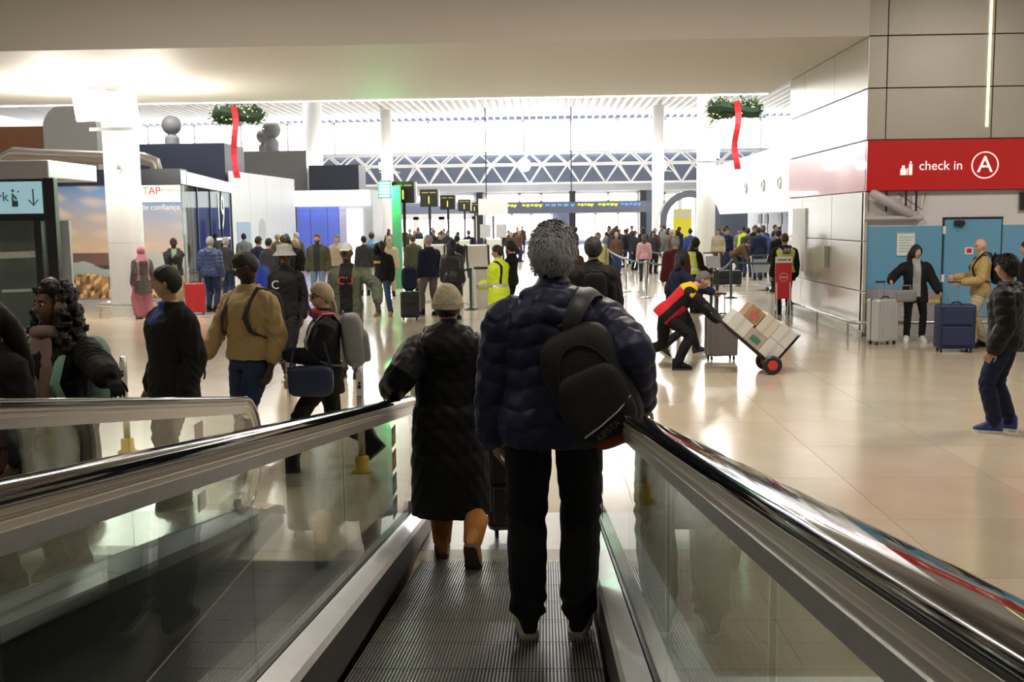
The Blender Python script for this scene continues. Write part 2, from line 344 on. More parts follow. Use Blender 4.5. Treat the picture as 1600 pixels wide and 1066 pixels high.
# ------------------------------------------------------------------ moving walkways
def walkway(name, label, xl, xr, tn, Yc, y0, joints, npal):
    root = empty(name, ((xl + xr) / 2, Yc, 0), 0, label, 'moving walkway')
    off = Vector(root.location)
    zp = lambda y: tn * (Yc - y)
    Ye = Yc + 0.33; ra = 0.37; hr = 1.0; Yt = Yc + 0.72
    cz = zp(Ye) + hr - ra
    def bld(mb, nm, mt, **k):
        mb.v = [(p[0] - off.x, p[1] - off.y, p[2] - off.z) for p in mb.v]; return mb.build(nm, mt, root, **k)
    def ext(sec, ya, yb, absz=False):      # section (x, height above pallet plane) extruded along the slope
        mb = MB(); n = len(sec)
        mb.loft([[Vector((x, y, max(zp(y) + h, 0.002))) for x, h in sec] for y in (ya, yb)]); return mb
    # path of rail centre with inward normals
    th = math.atan(tn); path = [(y, zp(y) + hr, math.sin(th), math.cos(th)) for y in np.linspace(y0, Ye, 8)]
    for k in range(1, 19):
        a = math.radians(90 - 10 * k); path.append((Ye + ra * math.cos(a), cz + ra * math.sin(a), math.cos(a), math.sin(a)))
    path.append((Ye - 0.12, cz - ra + 0.0, 0, -1))
    def sweep(sec, x0):                    # sec: (dx, d along outward normal)
        mb = MB(); mb.loft([[Vector((x0 + dx, y + d * ny, z + d * nz)) for dx, d in sec] for (y, z, ny, nz) in path]); return mb
    railsec = [(0.04 * math.copysign(abs(math.cos(t)) ** 0.6, math.cos(t)), 0.021 * math.copysign(abs(math.sin(t)) ** 0.7, math.sin(t))) for t in [2 * math.pi * k / 20 for k in range(20)]]
    for side, xe in ((-1, xl), (1, xr)):
        gx = xe + side * 0.1; rx = xe + side * 0.112
        bld(sweep(railsec, rx), 'handrail', m_rubber, smooth=True)
        bld(sweep([(-0.03, -0.018), (0.03, -0.018), (0.031, -0.03), (0.024, -0.033), (0.024, -0.038), (0.031, -0.042), (0.031, -0.056), (-0.031, -0.056), (-0.031, -0.042), (-0.024, -0.038), (-0.024, -0.033), (-0.031, -0.03)], rx), 'rail_profile', m_prof)
        bld(sweep([(-0.03, -0.056), (0.03, -0.056), (0.022, -0.096), (-0.022, -0.096)], rx - side * 0.004), 'rail_trim', m_alu)
        # glass panes
        js = [y0] + list(joints[0 if side < 0 else 1]) + [None]
        for a_, b_ in zip(js[:-1], js[1:]):
            ga = a_ + 0.004; mb = MB()
            if b_ is not None:
                poly = [(ga, zp(ga) + 0.24), (b_ - 0.004, zp(b_) + 0.24), (b_ - 0.004, zp(b_) + 0.925), (ga, zp(ga) + 0.925)]
            else:
                rr = ra - 0.08
                poly = [(ga, zp(ga) + 0.24), (Ye + 0.1, zp(Ye + 0.1) + 0.24)] + [(Ye + rr * math.cos(t), cz + rr * math.sin(t)) for t in [math.radians(-65 + 155 * k / 14) for k in range(15)]] + [(ga, zp(ga) + 0.925)]
            n = len(poly)
            mb.add([(gx - 0.006, y, z) for y, z in poly] + [(gx + 0.006, y, z) for y, z in poly], [tuple(range(n)), tuple(range(2 * n - 1, n - 1, -1))] + [(i, i + n, (i + 1) % n + n, (i + 1) % n) for i in range(n)])
            bld(mb, 'glass_panel', m_glass)
        # skirt, decks, cladding
        S = lambda lst: [(xe + side * dx, h) for dx, h in lst]
        bld(ext(S([(0.004, -0.12), (0.004, 0.205), (0.03, 0.215), (0.03, -0.12)]), y0, Yt - 0.1), 'skirt', m_skirt)
        dk = ext(S([(0.0, 0.2), (0.012, 0.225), (0.082, 0.262), (0.088, 0.2), (0.04, 0.16)]), y0, Yt - 0.42)
        dk.loft([[Vector((x, y, max(zp(y) + h, 0.01))) for x, h in S(sec)] for y, sec in ((Yt - 0.418, [(0.0, 0.2), (0.012, 0.225), (0.082, 0.262), (0.088, 0.2), (0.04, 0.16)]), (Yt - 0.02, [(0.0, 0.2), (0.012, 0.228), (0.082, 0.268), (0.088, 0.2), (0.04, 0.13)]), (Yt + 0.04, [(0.02, 0.16), (0.026, 0.17), (0.075, 0.2), (0.08, 0.15), (0.05, 0.12)]))])
        bld(dk, 'inner_deck', m_deck)
        bld(ext(S([(0.088, 0.23), (0.088, 0.262), (0.112, 0.262), (0.112, 0.23)]), y0, Yt), 'glass_channel', m_dark)
        for (ya, yb) in ((y0, Yc - 2.1), (Yc - 2.095, Yt - 0.45), (Yt - 0.445, Yt - 0.02)):
            bld(ext(S([(0.113, 0.2), (0.113, 0.262), (0.29, 0.235), (0.3, 0.18)]), ya, yb), 'outer_deck', m_odeck if xe > 0 or xe < -3 else m_skirt)  # gap-facing decks coloured black to stand in for the gap's shade
        cl = MB(); cl.loft([[Vector((xe + side * dx, y, z)) for dx, z in ((0.03, 0.001), (0.03, max(zp(y) + 0.15, 0.08)), (0.285, max(zp(y) + 0.2, 0.1)), (0.285, 0.001))] for y in (y0, Yt - 0.03)]); bld(cl, 'cladding', m_alu if xe > 0 or xe < -3 else m_skirt)  # cladding towards the gap blackened the same way, shade put into its colour
        # stickers on the newel glass
        for k, c in enumerate([(0.55, 0.12, 0.12), (0.55, 0.12, 0.12), (0.16, 0.14, 0.32), (0.16, 0.14, 0.32)]):
            st = MB(); yk = Yc - 0.52; zk = zp(yk) + 0.80 - 0.14 * k
            st.box((gx - side * 0.0075 - 0.0008, yk, zk - 0.055), (gx - side * 0.0075 + 0.0008, yk + 0.15, zk + 0.055)); so = bld(st, 'sticker', mat('sticker_%d' % (k // 2), c, 0.5))
            pr = MB()
            for q in range(3): pr.box((gx - side * 0.0095 - 0.0005, yk + 0.015 + q * 0.042, zk - 0.035), (gx - side * 0.0095 + 0.0005, yk + 0.045 + q * 0.042, zk + 0.02 + 0.01 * (q % 2)))
            pr.v = [(p[0] - off.x, p[1] - off.y, p[2] - off.z) for p in pr.v]; pr.build('sticker_print', mat('sticker_print', (0.6, 0.55, 0.55), 0.5), so)
        # white safety label near the end of both decks
        for (d0, h0, d1, h1) in ((0.016, 0.234, 0.078, 0.267), (0.13, 0.2655, 0.25, 0.2465)):
            lb = MB(); lb.add([(xe + side * d, y, zp(y) + h + 0.004) for y, d, h in ((Yt - 0.36, d0, h0), (Yt - 0.36, d1, h1), (Yt - 0.1, d1, h1), (Yt - 0.1, d0, h0))] + [(xe + side * d, y, zp(y) + h + 0.001) for y, d, h in ((Yt - 0.36, d0, h0), (Yt - 0.36, d1, h1), (Yt - 0.1, d1, h1), (Yt - 0.1, d0, h0))], [(0, 1, 2, 3), (7, 6, 5, 4), (0, 4, 5, 1), (1, 5, 6, 2), (2, 6, 7, 3), (3, 7, 4, 0)])
            lo = bld(lb, 'label_plate', mat('label_white', (0.8, 0.79, 0.77), 0.5))
            pr = MB()
            for q in range(6):
                for r in range(3):
                    y = Yt - 0.34 + q * 0.04; f = 0.2 + 0.25 * r; d = d0 + (d1 - d0) * f; h = h0 + (h1 - h0) * f
                    pr.box((xe + side * d - 0.005, y, zp(y) + h + 0.002), (xe + side * d + 0.005, y + 0.018, zp(y) + h + 0.006))
            pr.v = [(p[0] - off.x, p[1] - off.y, p[2] - off.z) for p in pr.v]; pr.build('label_print', mat('label_print', (0.5, 0.1, 0.1), 0.5), lo)
    # pallets
    pm = MB(); pm.box((xl + 0.006, 0.003, -0.05), (xr - 0.006, 0.397, -0.010)); pm.cur = 1
    nr = int((xr - xl) / 0.0142)
    for k in range(nr):
        x = xl + 0.008 + (xr - xl - 0.016) * (k + 0.5) / nr; pm.box((x - 0.0032, 0.003, -0.011), (x + 0.0032, 0.397, 0.0))
    pme = pm.mesh('pallet', [m_pallet, m_rib])
    for k in range(npal):
        o = bpy.data.objects.new('pallet', pme); COL.objects.link(o); o.parent = root
        y = Yc - 0.4 * (k + 1) - 0.02; o.location = (-off.x, y - off.y, zp(y) - off.z); o.rotation_euler = (-th, 0, 0)
    cb = MB(); cb.box((xl, Yc - 0.05, -0.05), (xr, Yc + 0.14, 0.006)); bld(cb, 'comb_plate', mat('comb_metal', (0.42, 0.40, 0.37), 0.4, metal=0.6))
    ct = MB()
    for k in range(0, nr): x = xl + 0.008 + (xr - xl - 0.016) * (k) / nr; ct.box((x - 0.0025, Yc - 0.11, -0.01), (x + 0.0025, Yc - 0.04, 0.008))
    bld(ct, 'comb_teeth', mat('comb_teeth_metal', (0.5, 0.42, 0.2), 0.4, metal=0.3))
    lp = MB(); lp.box((xl - 0.02, Yc + 0.145, 0.0005), (xr + 0.02, Yc + 1.0, 0.005)); bld(lp, 'landing_plate', m_alu)
    return root
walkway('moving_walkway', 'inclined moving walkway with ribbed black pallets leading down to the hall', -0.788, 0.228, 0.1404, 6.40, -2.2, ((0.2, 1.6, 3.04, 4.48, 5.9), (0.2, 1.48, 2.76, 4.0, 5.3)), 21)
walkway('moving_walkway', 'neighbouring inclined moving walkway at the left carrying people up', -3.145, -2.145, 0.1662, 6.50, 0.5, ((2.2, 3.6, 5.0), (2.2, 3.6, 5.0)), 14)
cv = MB(); cv.box((0.56, 4.5, 0.0), (3.2, 4.62, 0.02)); o = cv.build('trim_2', m_white); tag(o, kind='structure')
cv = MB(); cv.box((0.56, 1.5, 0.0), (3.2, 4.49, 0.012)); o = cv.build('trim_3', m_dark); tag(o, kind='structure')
cv = MB(); cv.box((-1.84, -2.0, 0.0), (-1.08, 6.3, 0.012)); o = cv.build('dark_gap_sheet', m_dark); tag(o, kind='structure')  # dark sheet added on the floor to darken the gap between the walkways
# bollards
bp = MB(); bp.lathe([(0.0305, 0.12), (0.0305, 0.9), (0.026, 0.905)], n=16); bpost = bp.mesh('post', m_steel, True)
bb = MB(); bb.lathe([(0.09, 0.0), (0.09, 0.015), (0.062, 0.03), (0.058, 0.13), (0.034, 0.14)], n=16); bbase = bb.mesh('base', m_yel, True)
blb = MB(); blb.box((-0.024, -0.036, 0.66), (0.024, -0.031, 0.86)); blab = blb.mesh('label_plate', mat('bollard_label', (0.55, 0.55, 0.55), 0.5))
blp = MB(); blp.box((-0.014, -0.038, 0.72), (0.014, -0.036, 0.75)); blp.box((-0.008, -0.038, 0.755), (0.012, -0.036, 0.78)); blpm = blp.mesh('pictogram', m_black)
for (x, y, lb) in ((0.72, 7.72, 'steel bollard with a trolley label just right of the walkway end'), (-1.0, 7.9, 'steel bollard directly behind the arm of the woman in the long black coat'), (-1.56, 8.7, 'steel bollard behind the blonde woman with the grey backpack'), (-2.38, 9.6, 'steel bollard next to the legs of the man in the tan sweater'), (-3.9, 9.51, 'steel bollard with yellow foot seen through the left walkway glass')):
    r = empty('bollard', (x, y, 0), 0, lb, 'bollard', 'bollards at the walkway ends')
    for nm, me in (('post', bpost), ('base', bbase), ('label_plate', blab), ('pictogram', blpm)):
        o = bpy.data.objects.new(nm, me); COL.objects.link(o); o.parent = r
# ------------------------------------------------------------------ tall hall beyond
YF = 95.0
def FX(px, Y=YF): return xat(px, Y, 330)
def FZ(py, px=830, Y=YF): return zat(px, py, Y)
ZC = 11.4
s = MB(); s.box((-45, YB, ZC), (30, YF + 1, ZC + 0.3)); CEIL = s.build('ceiling', mat('hall_ceiling_grey', (0.55, 0.55, 0.56), 0.6)); tag(CEIL, kind='structure')
sl = MB(); sl.box((-0.06, 0, 0), (0.06, 36, 0.3)); slme = sl.mesh('slat', mat('ceiling_slat_white', (0.75, 0.75, 0.75), 0.5))
for k in range(110):
    o = bpy.data.objects.new('slat', slme); COL.objects.link(o); o.parent = CEIL; o.location = (-39 + 0.62 * k, 58.5, ZC - 0.32)
s = MB(); s.box((-45.3, YB, 0), (-45, YF, ZC)); tag(s.build('wall_west', m_white), kind='structure')
s = MB(); s.box((24, 24.4, 0), (24.3, YF, ZC)); tag(s.build('wall_east', m_white), kind='structure')
s = MB(); s.box((14, 24.4, 0), (24.3, 24.7, ZC)); s.box((XW, 24.4, 7), (14, 24.7, ZC)); s.box((-45, YB, 7.2), (XW, YB + 0.2, ZC)); tag(s.build('wall_south', m_grey), kind='structure')
# far facade
ZT1 = FZ(243); ZT0 = FZ(289)
fac = MB(); fac.box((-45, YF + 0.5, 0), (30, YF + 0.8, ZC)); WF = fac.build('wall_far', m_slate); tag(WF, kind='structure')
def panes(name, xs, z0, z1, Y, fr=0.09):
    r = empty(name, (0, Y, 0), 0, kind='structure')
    for a, b_ in zip(xs[:-1], xs[1:]):
        p = MB(); p.box((a + fr, 0.05, z0 + fr), (b_ - fr, 0.09, z1 - fr)); p.build('pane', m_sky, r)
    f = MB()
    for x in xs: f.box((x - fr, 0, z0), (x + fr, 0.16, z1))
    f.box((xs[0], 0, z0 - fr), (xs[-1], 0.16, z0 + fr)); f.box((xs[0], 0, z1 - fr), (xs[-1], 0.16, z1 + fr)); f.build('window_frame', m_white, r)
    return r
panes('window_1', list(np.linspace(-44, 23.5, 17)), ZT1 + 0.2, ZC - 0.4, YF)
panes('window_2', [FX(p) for p in (758, 812, 846, 893)], FZ(317), FZ(302), YF - 0.2, 0.12)
panes('window_3', [FX(p) for p in (897, 950, 997)], FZ(317), FZ(302), YF - 0.2, 0.12)
panes('window_4', [FX(p) for p in (758, 800, 830, 862)], 0.4, FZ(334), YF - 0.2, 0.1)
panes('window_5', [FX(p) for p in (898, 930, 965, 997)], 0.4, FZ(334), YF - 0.2, 0.1)
panes('window_6', [FX(p) for p in (620, 660, 700, 742)], FZ(314), FZ(303), YF - 0.2, 0.1)
panes('window_7', [FX(p) for p in (615, 650, 690, 742)], 0.4, FZ(337), YF - 0.2, 0.25)
panes('window_8', [FX(p) for p in (1036, 1062, 1088)], 0.4, FZ(303), YF - 0.2, 0.2)
b = MB(); b.box((-40, YF - 1.2, FZ(300)), (23, YF - 0.6, FZ(289))); tag(b.build('trim_4', mat('beam_grey', (0.4, 0.42, 0.46), 0.5)), kind='structure')
for px in (751, 894, 1003):
    b = MB(); b.box((FX(px) - 0.28, YF - 1.2, 0), (FX(px) + 0.28, YF - 0.7, FZ(300))); tag(b.build('facade_post', m_dark), 'dark facade post %s the back windows' % {751: 'at the left end of', 894: 'in the middle of', 1003: 'at the right end of'}[px], 'post', 'facade posts')
# roof truss
tr = empty('roof_truss', (0, 92.5, ZT0), 0, 'white tubular space frame truss spanning the back of the hall', 'truss')
m_tr = mat('truss_white', (0.75, 0.76, 0.78), 0.4)
xa, xb = FX(500, 92.5), FX(1200, 92.5); nb = 18; hT = ZT1 - ZT0; st = (xb - xa) / nb
for (y, z) in ((0, hT), (-2.0, hT), (-1, 0), (0, hT * 0.62), (-2.0, hT * 0.62)):
    c = MB(); c.tube([(xa, y, z), (xb, y, z)], 0.085, 6); c.build('chord', m_tr, tr)
for k in range(nb):
    x0 = xa + k * st; xm = x0 + st / 2
    for y in (0, -2.0):
        for (p, q) in (((x0, y, 0.62 * hT), (xm, -1, 0)), ((xm, -1, 0), (x0 + st, y, 0.62 * hT)), ((x0, y, 0.62 * hT), (xm, y, hT)), ((xm, y, hT), (x0 + st, y, 0.62 * hT))):
            c = MB(); c.tube([p, q], 0.075, 5, closed_round=False); c.build('strut', m_tr, tr)
# gantry of direction signs
gs = empty('direction_sign_gantry', (0, 88, 0), 0, 'long dark overhead gantry of lit direction signs before the back windows', 'sign')
GX = lambda p: FX(p, 88); GZ = lambda q: FZ(q, 880, 88)
b = MB(); b.box((GX(757), 0, GZ(333)), (GX(1040), 0.4, GZ(315.5))); b.build('sign_board', m_slate, gs)
m_sy = glow('sign_yellow', (0.8, 0.85, 0.1), 1.0); m_sb = glow('sign_blue', (0.15, 0.35, 0.9), 0.9)
for (p0, p1, mt) in ((763, 779, m_sb), (784, 806, m_sy), (816, 846, m_sy), (852, 896, m_sb), (903, 926, m_sy), (935, 964, m_sy), (970, 1000, m_sb)):
    c = MB(); n = 4
    for k in range(n):
        a = p0 + (p1 - p0) * k / (n + 0.6); c.box((GX(a), -0.03, GZ(322.5 if k % 2 else 321.5)), (GX(a + (p1 - p0) / (n + 2.2)), 0.0, GZ(318.5)))
    a = GX(p1 - 1.5); z = GZ(319); c.add([(a - 0.2, -0.03, z), (a + 0.2, -0.03, z), (a, -0.03, z - 0.28)], [(0, 1, 2)])
    c.build('lit_marking', mt, gs)
    tag(gs.children[-1], kind='stuff')
for px in (760, 893, 1036):
    c = MB(); c.tube([(GX(px), 0.2, GZ(316)), (GX(px), 0.2, ZC)], 0.05, 6); c.build('hanger', m_dark, gs)
# hanging glare lamp in front of the truss
hl = empty('hanging_lamp', (FX(820, 89), 89, FZ(258, 820, 89)), 0, 'round hanging floodlight glaring in front of the roof truss', 'lamp')
c = MB(); c.ball((0, 0, 0), 0.55, 16); c.build('lens', m_lamp, hl, smooth=True); c = MB(); c.tube([(0, 0, 0.5), (0, 0, ZC - hl.location.z)], 0.04, 6); c.build('stem', m_steel, hl)
# columns with floodlights
def column(px, Y, r, label, zl, lampw):
    X = xat(px, Y, 300); root = empty('column', (X, Y, 0), 0, label, 'column', 'round white hall columns')
    top = ZS - 0.002 if Y < YB else ZC - 0.34
    n = int(top // 2.4) + 1
    for k in range(n):
        z0 = k * top / n; z1 = (k + 1) * top / n - 0.012
        c = MB(); c.lathe([(r, z0), (r, z1), (r - 0.01, z1 + 0.004), (r - 0.01, z1 + 0.012)], n=28); c.build('shaft_drum', mat('column_white', (0.70, 0.71, 0.72), 0.4), root, smooth=True)
    bs = MB(); bs.lathe([(r + 0.02, 0), (r + 0.02, 0.25), (r, 0.27)], n=28); bs.build('base', mat('column_white', (0.7, 0.7, 0.7)), root, smooth=True)
    lm = empty('column_floodlight', (X, Y, zl), 0, 'glaring floodlight bracket fixed on ' + label, 'lamp', 'column floodlights')
    br = MB(); br.box((-r - 0.1, -r - 0.12, -0.5), (r + 0.1, -r, -0.42)); br.tube([(0, -r, -0.3), (0, -r - 0.3, -0.2)], 0.04, 6); br.tube([(r, 0, -0.35), (r + 0.55, -0.1, -0.5)], 0.03, 6); br.build('bracket', m_steel, lm)
    for sx in (-1, 1):
        hb = MB(); M = TR(sx * lampw * 0.28, -r - 0.35, 0) @ RX(18); hb.box((-lampw * 0.25, -0.08, -0.3), (lampw * 0.25, 0.1, 0.3), M); h = hb.build('lamp_head', m_white, lm, bevel=0.02)
        le = MB(); le.box((-lampw * 0.23, -0.11, -0.27), (lampw * 0.23, -0.085, 0.27), M); le.build('lens', m_lamp, h)
        lv = MB()
        for q in range(5): lv.box((-lampw * 0.24, -0.14, -0.22 + q * 0.11), (lampw * 0.24, -0.115, -0.21 + q * 0.11), M)
        lv.build('louvre', m_steel, h)
    pl = bpy.data.lights.new('floodlight_light', 'POINT'); pl.energy = 190 if Y < 30 else 150; pl.color = (1, 0.93, 0.82); pl.shadow_soft_size = 0.3
    po = bpy.data.objects.new('floodlight_light', pl); COL.objects.link(po); po.location = (X - r - 0.75, Y - r - 0.5, zl - 0.5)
    po2 = po.copy(); COL.objects.link(po2); po2.location = (X + r + 0.75, Y - r - 0.5, zl - 0.5)
    return root
column(193, 24.4, 0.40, 'the big white column at the left', 4.75, 1.3)
column(492, 54, 0.47, 'the white column beside the blue shop', 5.35, 1.0)
column(606, 85, 0.47, 'the slim distant column left of the truss centre', 6.6, 1.0)
column(1028, 85, 0.47, 'the slim distant column right of the truss centre', 6.4, 1.0)
column(1103, 54, 0.47, 'the white column near the check in hall', 5.4, 1.0)
rb = empty('column_bench', (xat(196, 24.4, 300), 24.4, 0), 0, 'steel ring rail around the foot of the big left column', 'rail')
c = MB(); c.tube([(0.75 * math.cos(a), 0.75 * math.sin(a), 0.3) for a in [2 * math.pi * k / 28 for k in range(29)]], 0.035, 8); c.build('ring', m_steel, rb, smooth=True)
for k in range(4):
    a = math.radians(45 + 90 * k); c = MB(); c.tube([(0.75 * math.cos(a), 0.75 * math.sin(a), 0), (0.75 * math.cos(a), 0.75 * math.sin(a), 0.3)], 0.022, 6); c.build('leg', m_steel, rb)
cm = empty('security_camera', (xat(203, 24.4, 300), 23.85, zat(203, 262, 23.9)), 0, 'small security camera clamped on the big left column', 'camera')
c = MB(); c.tube([(0, 0.3, -0.1), (0, 0, 0), (0.1, -0.1, 0.02)], 0.025, 6); c.build('arm', m_steel, cm); c = MB(); c.box((0.05, -0.3, -0.06), (0.17, 0.02, 0.06)); c.build('housing', m_grey, cm, bevel=0.02)
# ------------------------------------------------------------------ shops at the left
# tap kiosk with printed seaside mural
YM = 27.5
ks = empty('airline_kiosk', (xat(190, YM), YM, 0), 0, 'kiosk wall with a sunset harbour mural and airline logo', 'kiosk')
kx = lambda p: xat(p, YM, 380) - ks.location.x
kz = lambda q: zat(190, q, YM)
c = MB(); c.box((kx(88), 0.02, 0), (kx(286), 0.3, kz(290))); c.build('wall', m_grey, ks)
c = MB(); c.box((kx(88), -0.08, kz(289)), (kx(287), 0.5, kz(265))); c.build('fascia', mat('navy_fascia', (0.012, 0.016, 0.03), 0.4), ks)
NX, NZ = 130, 110; x0, x1, z0, z1 = kx(92), kx(287), kz(466), kz(289)
vs = []; cols = []
def hsh(i, j, k=0): return (math.sin(i * 12.9898 + j * 78.233 + k * 37.7) * 43758.5453) % 1
def lerp(a, b, t): return tuple(p + (q - p) * max(0, min(1, t)) for p, q in zip(a, b))
for j in range(NZ + 1):
    for i in range(NX + 1):
        u, v = i / NX, j / NZ
        vs.append((x0 + (x1 - x0) * u, -0.005, z0 + (z1 - z0) * v))
        if v > 0.40:
            t = (v - 0.40) / 0.6; c_ = lerp((0.62, 0.47, 0.33), (0.10, 0.28, 0.62), t ** 1.3 + (u - 0.4) * 0.25)
            cl = math.sin(u * 9 + v * 26 + 2 * math.sin(u * 5)) * math.sin(v * 19 - u * 7); c_ = lerp(c_, (0.75, 0.6, 0.45), max(0, cl) * 0.7 * (1 - 0.6 * u))
        elif v > 0.17 + 0.05 * math.sin(u * 7):
            c_ = lerp((0.32, 0.40, 0.42), (0.5, 0.48, 0.44), (v - 0.2) * 4)
            if 0.40 - v < 0.10 * max(0, math.sin(u * 4.2 + 0.3)) + 0.02 * math.sin(u * 23): c_ = (0.17, 0.10, 0.09)
            if abs(v - 0.285 - 0.01 * math.sin(u * 30)) < 0.022 * max(0, math.sin(u * 8 + 4.2)): c_ = (0.06, 0.05, 0.04)
        else:
            bi, bj = int(u * 34), int(v * 26 + 3 * math.sin(u * 9)); q = hsh(bi, bj)
            c_ = lerp((0.10, 0.06, 0.03), (0.62, 0.36, 0.15), q); 
            if q > 0.8: c_ = (0.75, 0.52, 0.3)
        cols.append(c_)
me = bpy.data.meshes.new('mural'); me.from_pydata(vs, [], [(j * (NX + 1) + i, j * (NX + 1) + i + 1, (j + 1) * (NX + 1) + i + 1, (j + 1) * (NX + 1) + i) for j in range(NZ) for i in range(NX)])
ca = me.color_attributes.new('Col', 'FLOAT_COLOR', 'POINT'); ca.data.foreach_set('color', [q for c_ in cols for q in c_ + (1.0,)])
me.materials.append(vcol_mat('mural_print', 0.4)); o = bpy.data.objects.new('mural', me); COL.objects.link(o); o.parent = ks
c = MB(); c.box((kx(219), -0.03, kz(317)), (kx(286), -0.008, kz(290))); c.build('logo_plate', mat('logo_white', (0.85, 0.87, 0.86), 0.4), ks)
tz = kz(299.5)
text('logo_letter', 'T', 0.27, TR(kx(232.5), -0.035, tz) @ FACE_CAM, mat('logo_green', (0.25, 0.55, 0.08), 0.4), ks)
text('logo_letters', 'AP', 0.27, TR(kx(246), -0.035, tz) @ FACE_CAM, mat('logo_red', (0.75, 0.03, 0.05), 0.4), ks)
text('logo_lettering', 'AIR PORTUGAL', 0.085, TR(kx(271), -0.035, tz + 0.02) @ FACE_CAM, mat('logo_grey', (0.4, 0.42, 0.42), 0.4), ks)
for wd_, px_ in (('de', 229.5), ('confiança', 261)): text('slogan_word', wd_, 0.21, TR(kx(px_), -0.02, kz(325)) @ FACE_CAM, mat('slogan_white', (0.85, 0.88, 0.9), 0.5), ks)
c = MB(); c.box((kx(212), -0.06, kz(314)), (kx(224), -0.03, kz(300))); o = c.build('wall_box', m_white, ks)
# glass corner numbered 19
A = Vector((xat(288, YM), YM, 0)); Bv = Vector((xat(364, 36), 36, 0)); d = Bv - A; Lc = d.length; ang = math.atan2(d.y, d.x)
cn = empty('glass_corner_shop', A, ang, 'glass shop corner with a big number 19 on its windows', 'shop')
H1 = kz(289); H2 = kz(268)
c = MB(); c.box((0.6, 0.3, 0), (Lc, 0.5, H1)); c.build('back_panel', mat('shop_inside', (0.10, 0.085, 0.06), 0.6), cn)
c = MB(); c.box((0, -0.06, H1), (Lc, 0.05, H2)); c.build('fascia', m_alu, cn)
for (a, b_, mt) in ((0.07, 0.30, mat('curtain_tan', (0.38, 0.29, 0.16), 0.8)), (0.52, 0.62, MATS['curtain_tan']), (0.74, 0.86, MATS['curtain_tan'])):
    c = MB(); n = 8
    for q in range(n):
        xx = Lc * (a + (b_ - a) * q / n); c.box((xx, 0.14 + 0.03 * (q % 2), 0.02), (xx + Lc * (b_ - a) / n, 0.2 + 0.03 * (q % 2), H1 - (0.02 if a < 0.1 else 0.9)))
    c.build('curtain', mt, cn)
for k in range(4):
    c = MB(); c.box((Lc * k / 4 + 0.02, -0.01, 0.05), (Lc * (k + 1) / 4 - 0.02, 0.01, H1)); c.build('glass_panel', m_shopglass, cn)
    c = MB(); c.box((Lc * (k + 1) / 4 - 0.03, -0.03, 0), (Lc * (k + 1) / 4 + 0.03, 0.03, H1)); c.build('mullion', m_dark, cn)
text('number', '19', 1.6, TR(Lc * 0.72, -0.03, 2.45) @ FACE_CAM, mat('number_white', (0.75, 0.76, 0.76), 0.5), cn)
c = MB(); c.box((Lc * 0.6, -0.035, 1.62), (Lc * 0.93, -0.02, 1.7)); c.build('door_bar', m_white, cn)
# navy volume, brown wall, grey arch, duct, globes
def slab(name, px0, px1, py0, py1, Y, th, mt, label, cat, z0=None):
    c = MB(); zt = zat((px0 + px1) / 2, py0, Y); zb = zat((px0 + px1) / 2, py1, Y) if z0 is None else z0
    xa_, xb_ = xat(px0, Y, py0), xat(px1, Y, py0)
    c.box((xa_, Y, zb), (xb_, Y + th, zt)); o = c.build(name, mt, bevel=0.02); tag(o, label, cat); return o
NB = slab('navy_block', 214, 350, 224, 300, 37.5, 2.5, mat('navy_panel', (0.02, 0.025, 0.05), 0.5), 'dark navy box standing above the airline kiosk', 'block', 0.0)
slab('brown_wall_panel', -20, 156, 197, 300, 34, 0.5, mat('rust_brown', (0.17, 0.065, 0.025), 0.6, noise=0.2, nscale=3), 'rust brown wall panel high at the far left', 'wall panel', 0.0)
c = MB(); ww = 1.7; ring = [(-ww / 2, 0), (ww / 2, 0)] + [(ww / 2 * math.cos(t), 5.2 + 0.75 * math.sin(t)) for t in [math.pi * k / 14 for k in range(15)]]
c.add([(x, 0, z) for x, z in ring] + [(x, 0.4, z) for x, z in ring], [tuple(range(len(ring))), tuple(range(2 * len(ring) - 1, len(ring) - 1, -1))] + [(i, i + len(ring), (i + 1) % len(ring) + len(ring), (i + 1) % len(ring)) for i in range(len(ring))])
o = c.build('arch_wall', mat('arch_grey', (0.33, 0.32, 0.31), 0.6), loc=(xat(110, 33, 220), 33, 0)); tag(o, 'grey round topped panel in front of the rust brown wall', 'panel')
c = MB(); P = lambda px, py, Y=30.5: atY(px, py, Y)
c.tube([P(6, 262), P(8, 246), P(22, 240), P(60, 243), P(150, 246), P(225, 248), P(242, 254), P(246, 270)], [0.17, 0.18, 0.19, 0.19, 0.19, 0.19, 0.18, 0.17], 12)
o = c.build('air_duct', mat('duct_taupe', (0.32, 0.28, 0.24), 0.35, metal=0.5), smooth=True); tag(o, 'thick round air duct running above the kiosk at the left', 'duct')
for (px, py, r, lb) in ((268, 196, 0.40, 'grey globe on a plinth left of the hanging wreath'), (424, 203, 0.38, 'grey globe on a plinth right of the hanging wreath'), (413, 213, 0.33, 'smaller grey globe just behind the right hand globe')):
    Y = {268: 39, 424: 52, 413: 52.8}[px]; r *= {268: 0.9, 424: 1.2, 413: 1.2}[px]; zb_ = zat(286, 224, 37.5) if px == 268 else zat(415, 236, 51.2)
    p = atY(px, py, Y); g_ = empty('globe_sculpture', (p.x, p.y, 0), 0, lb, 'globe'); zb_ = min(zb_, p.z - r * 1.2)
    c = MB(); c.ball((0, 0, p.z), r, 20); c.build('globe', mat('globe_grey', (0.22, 0.22, 0.23), 0.5), g_, smooth=True)
    c = MB(); c.lathe([(r * 0.75, zb_), (r * 0.75, p.z - r * 1.25), (r * 0.4, p.z - r * 0.85)], n=18); c.build('plinth', mat('plinth_grey', (0.3, 0.3, 0.31), 0.5), g_, smooth=True)
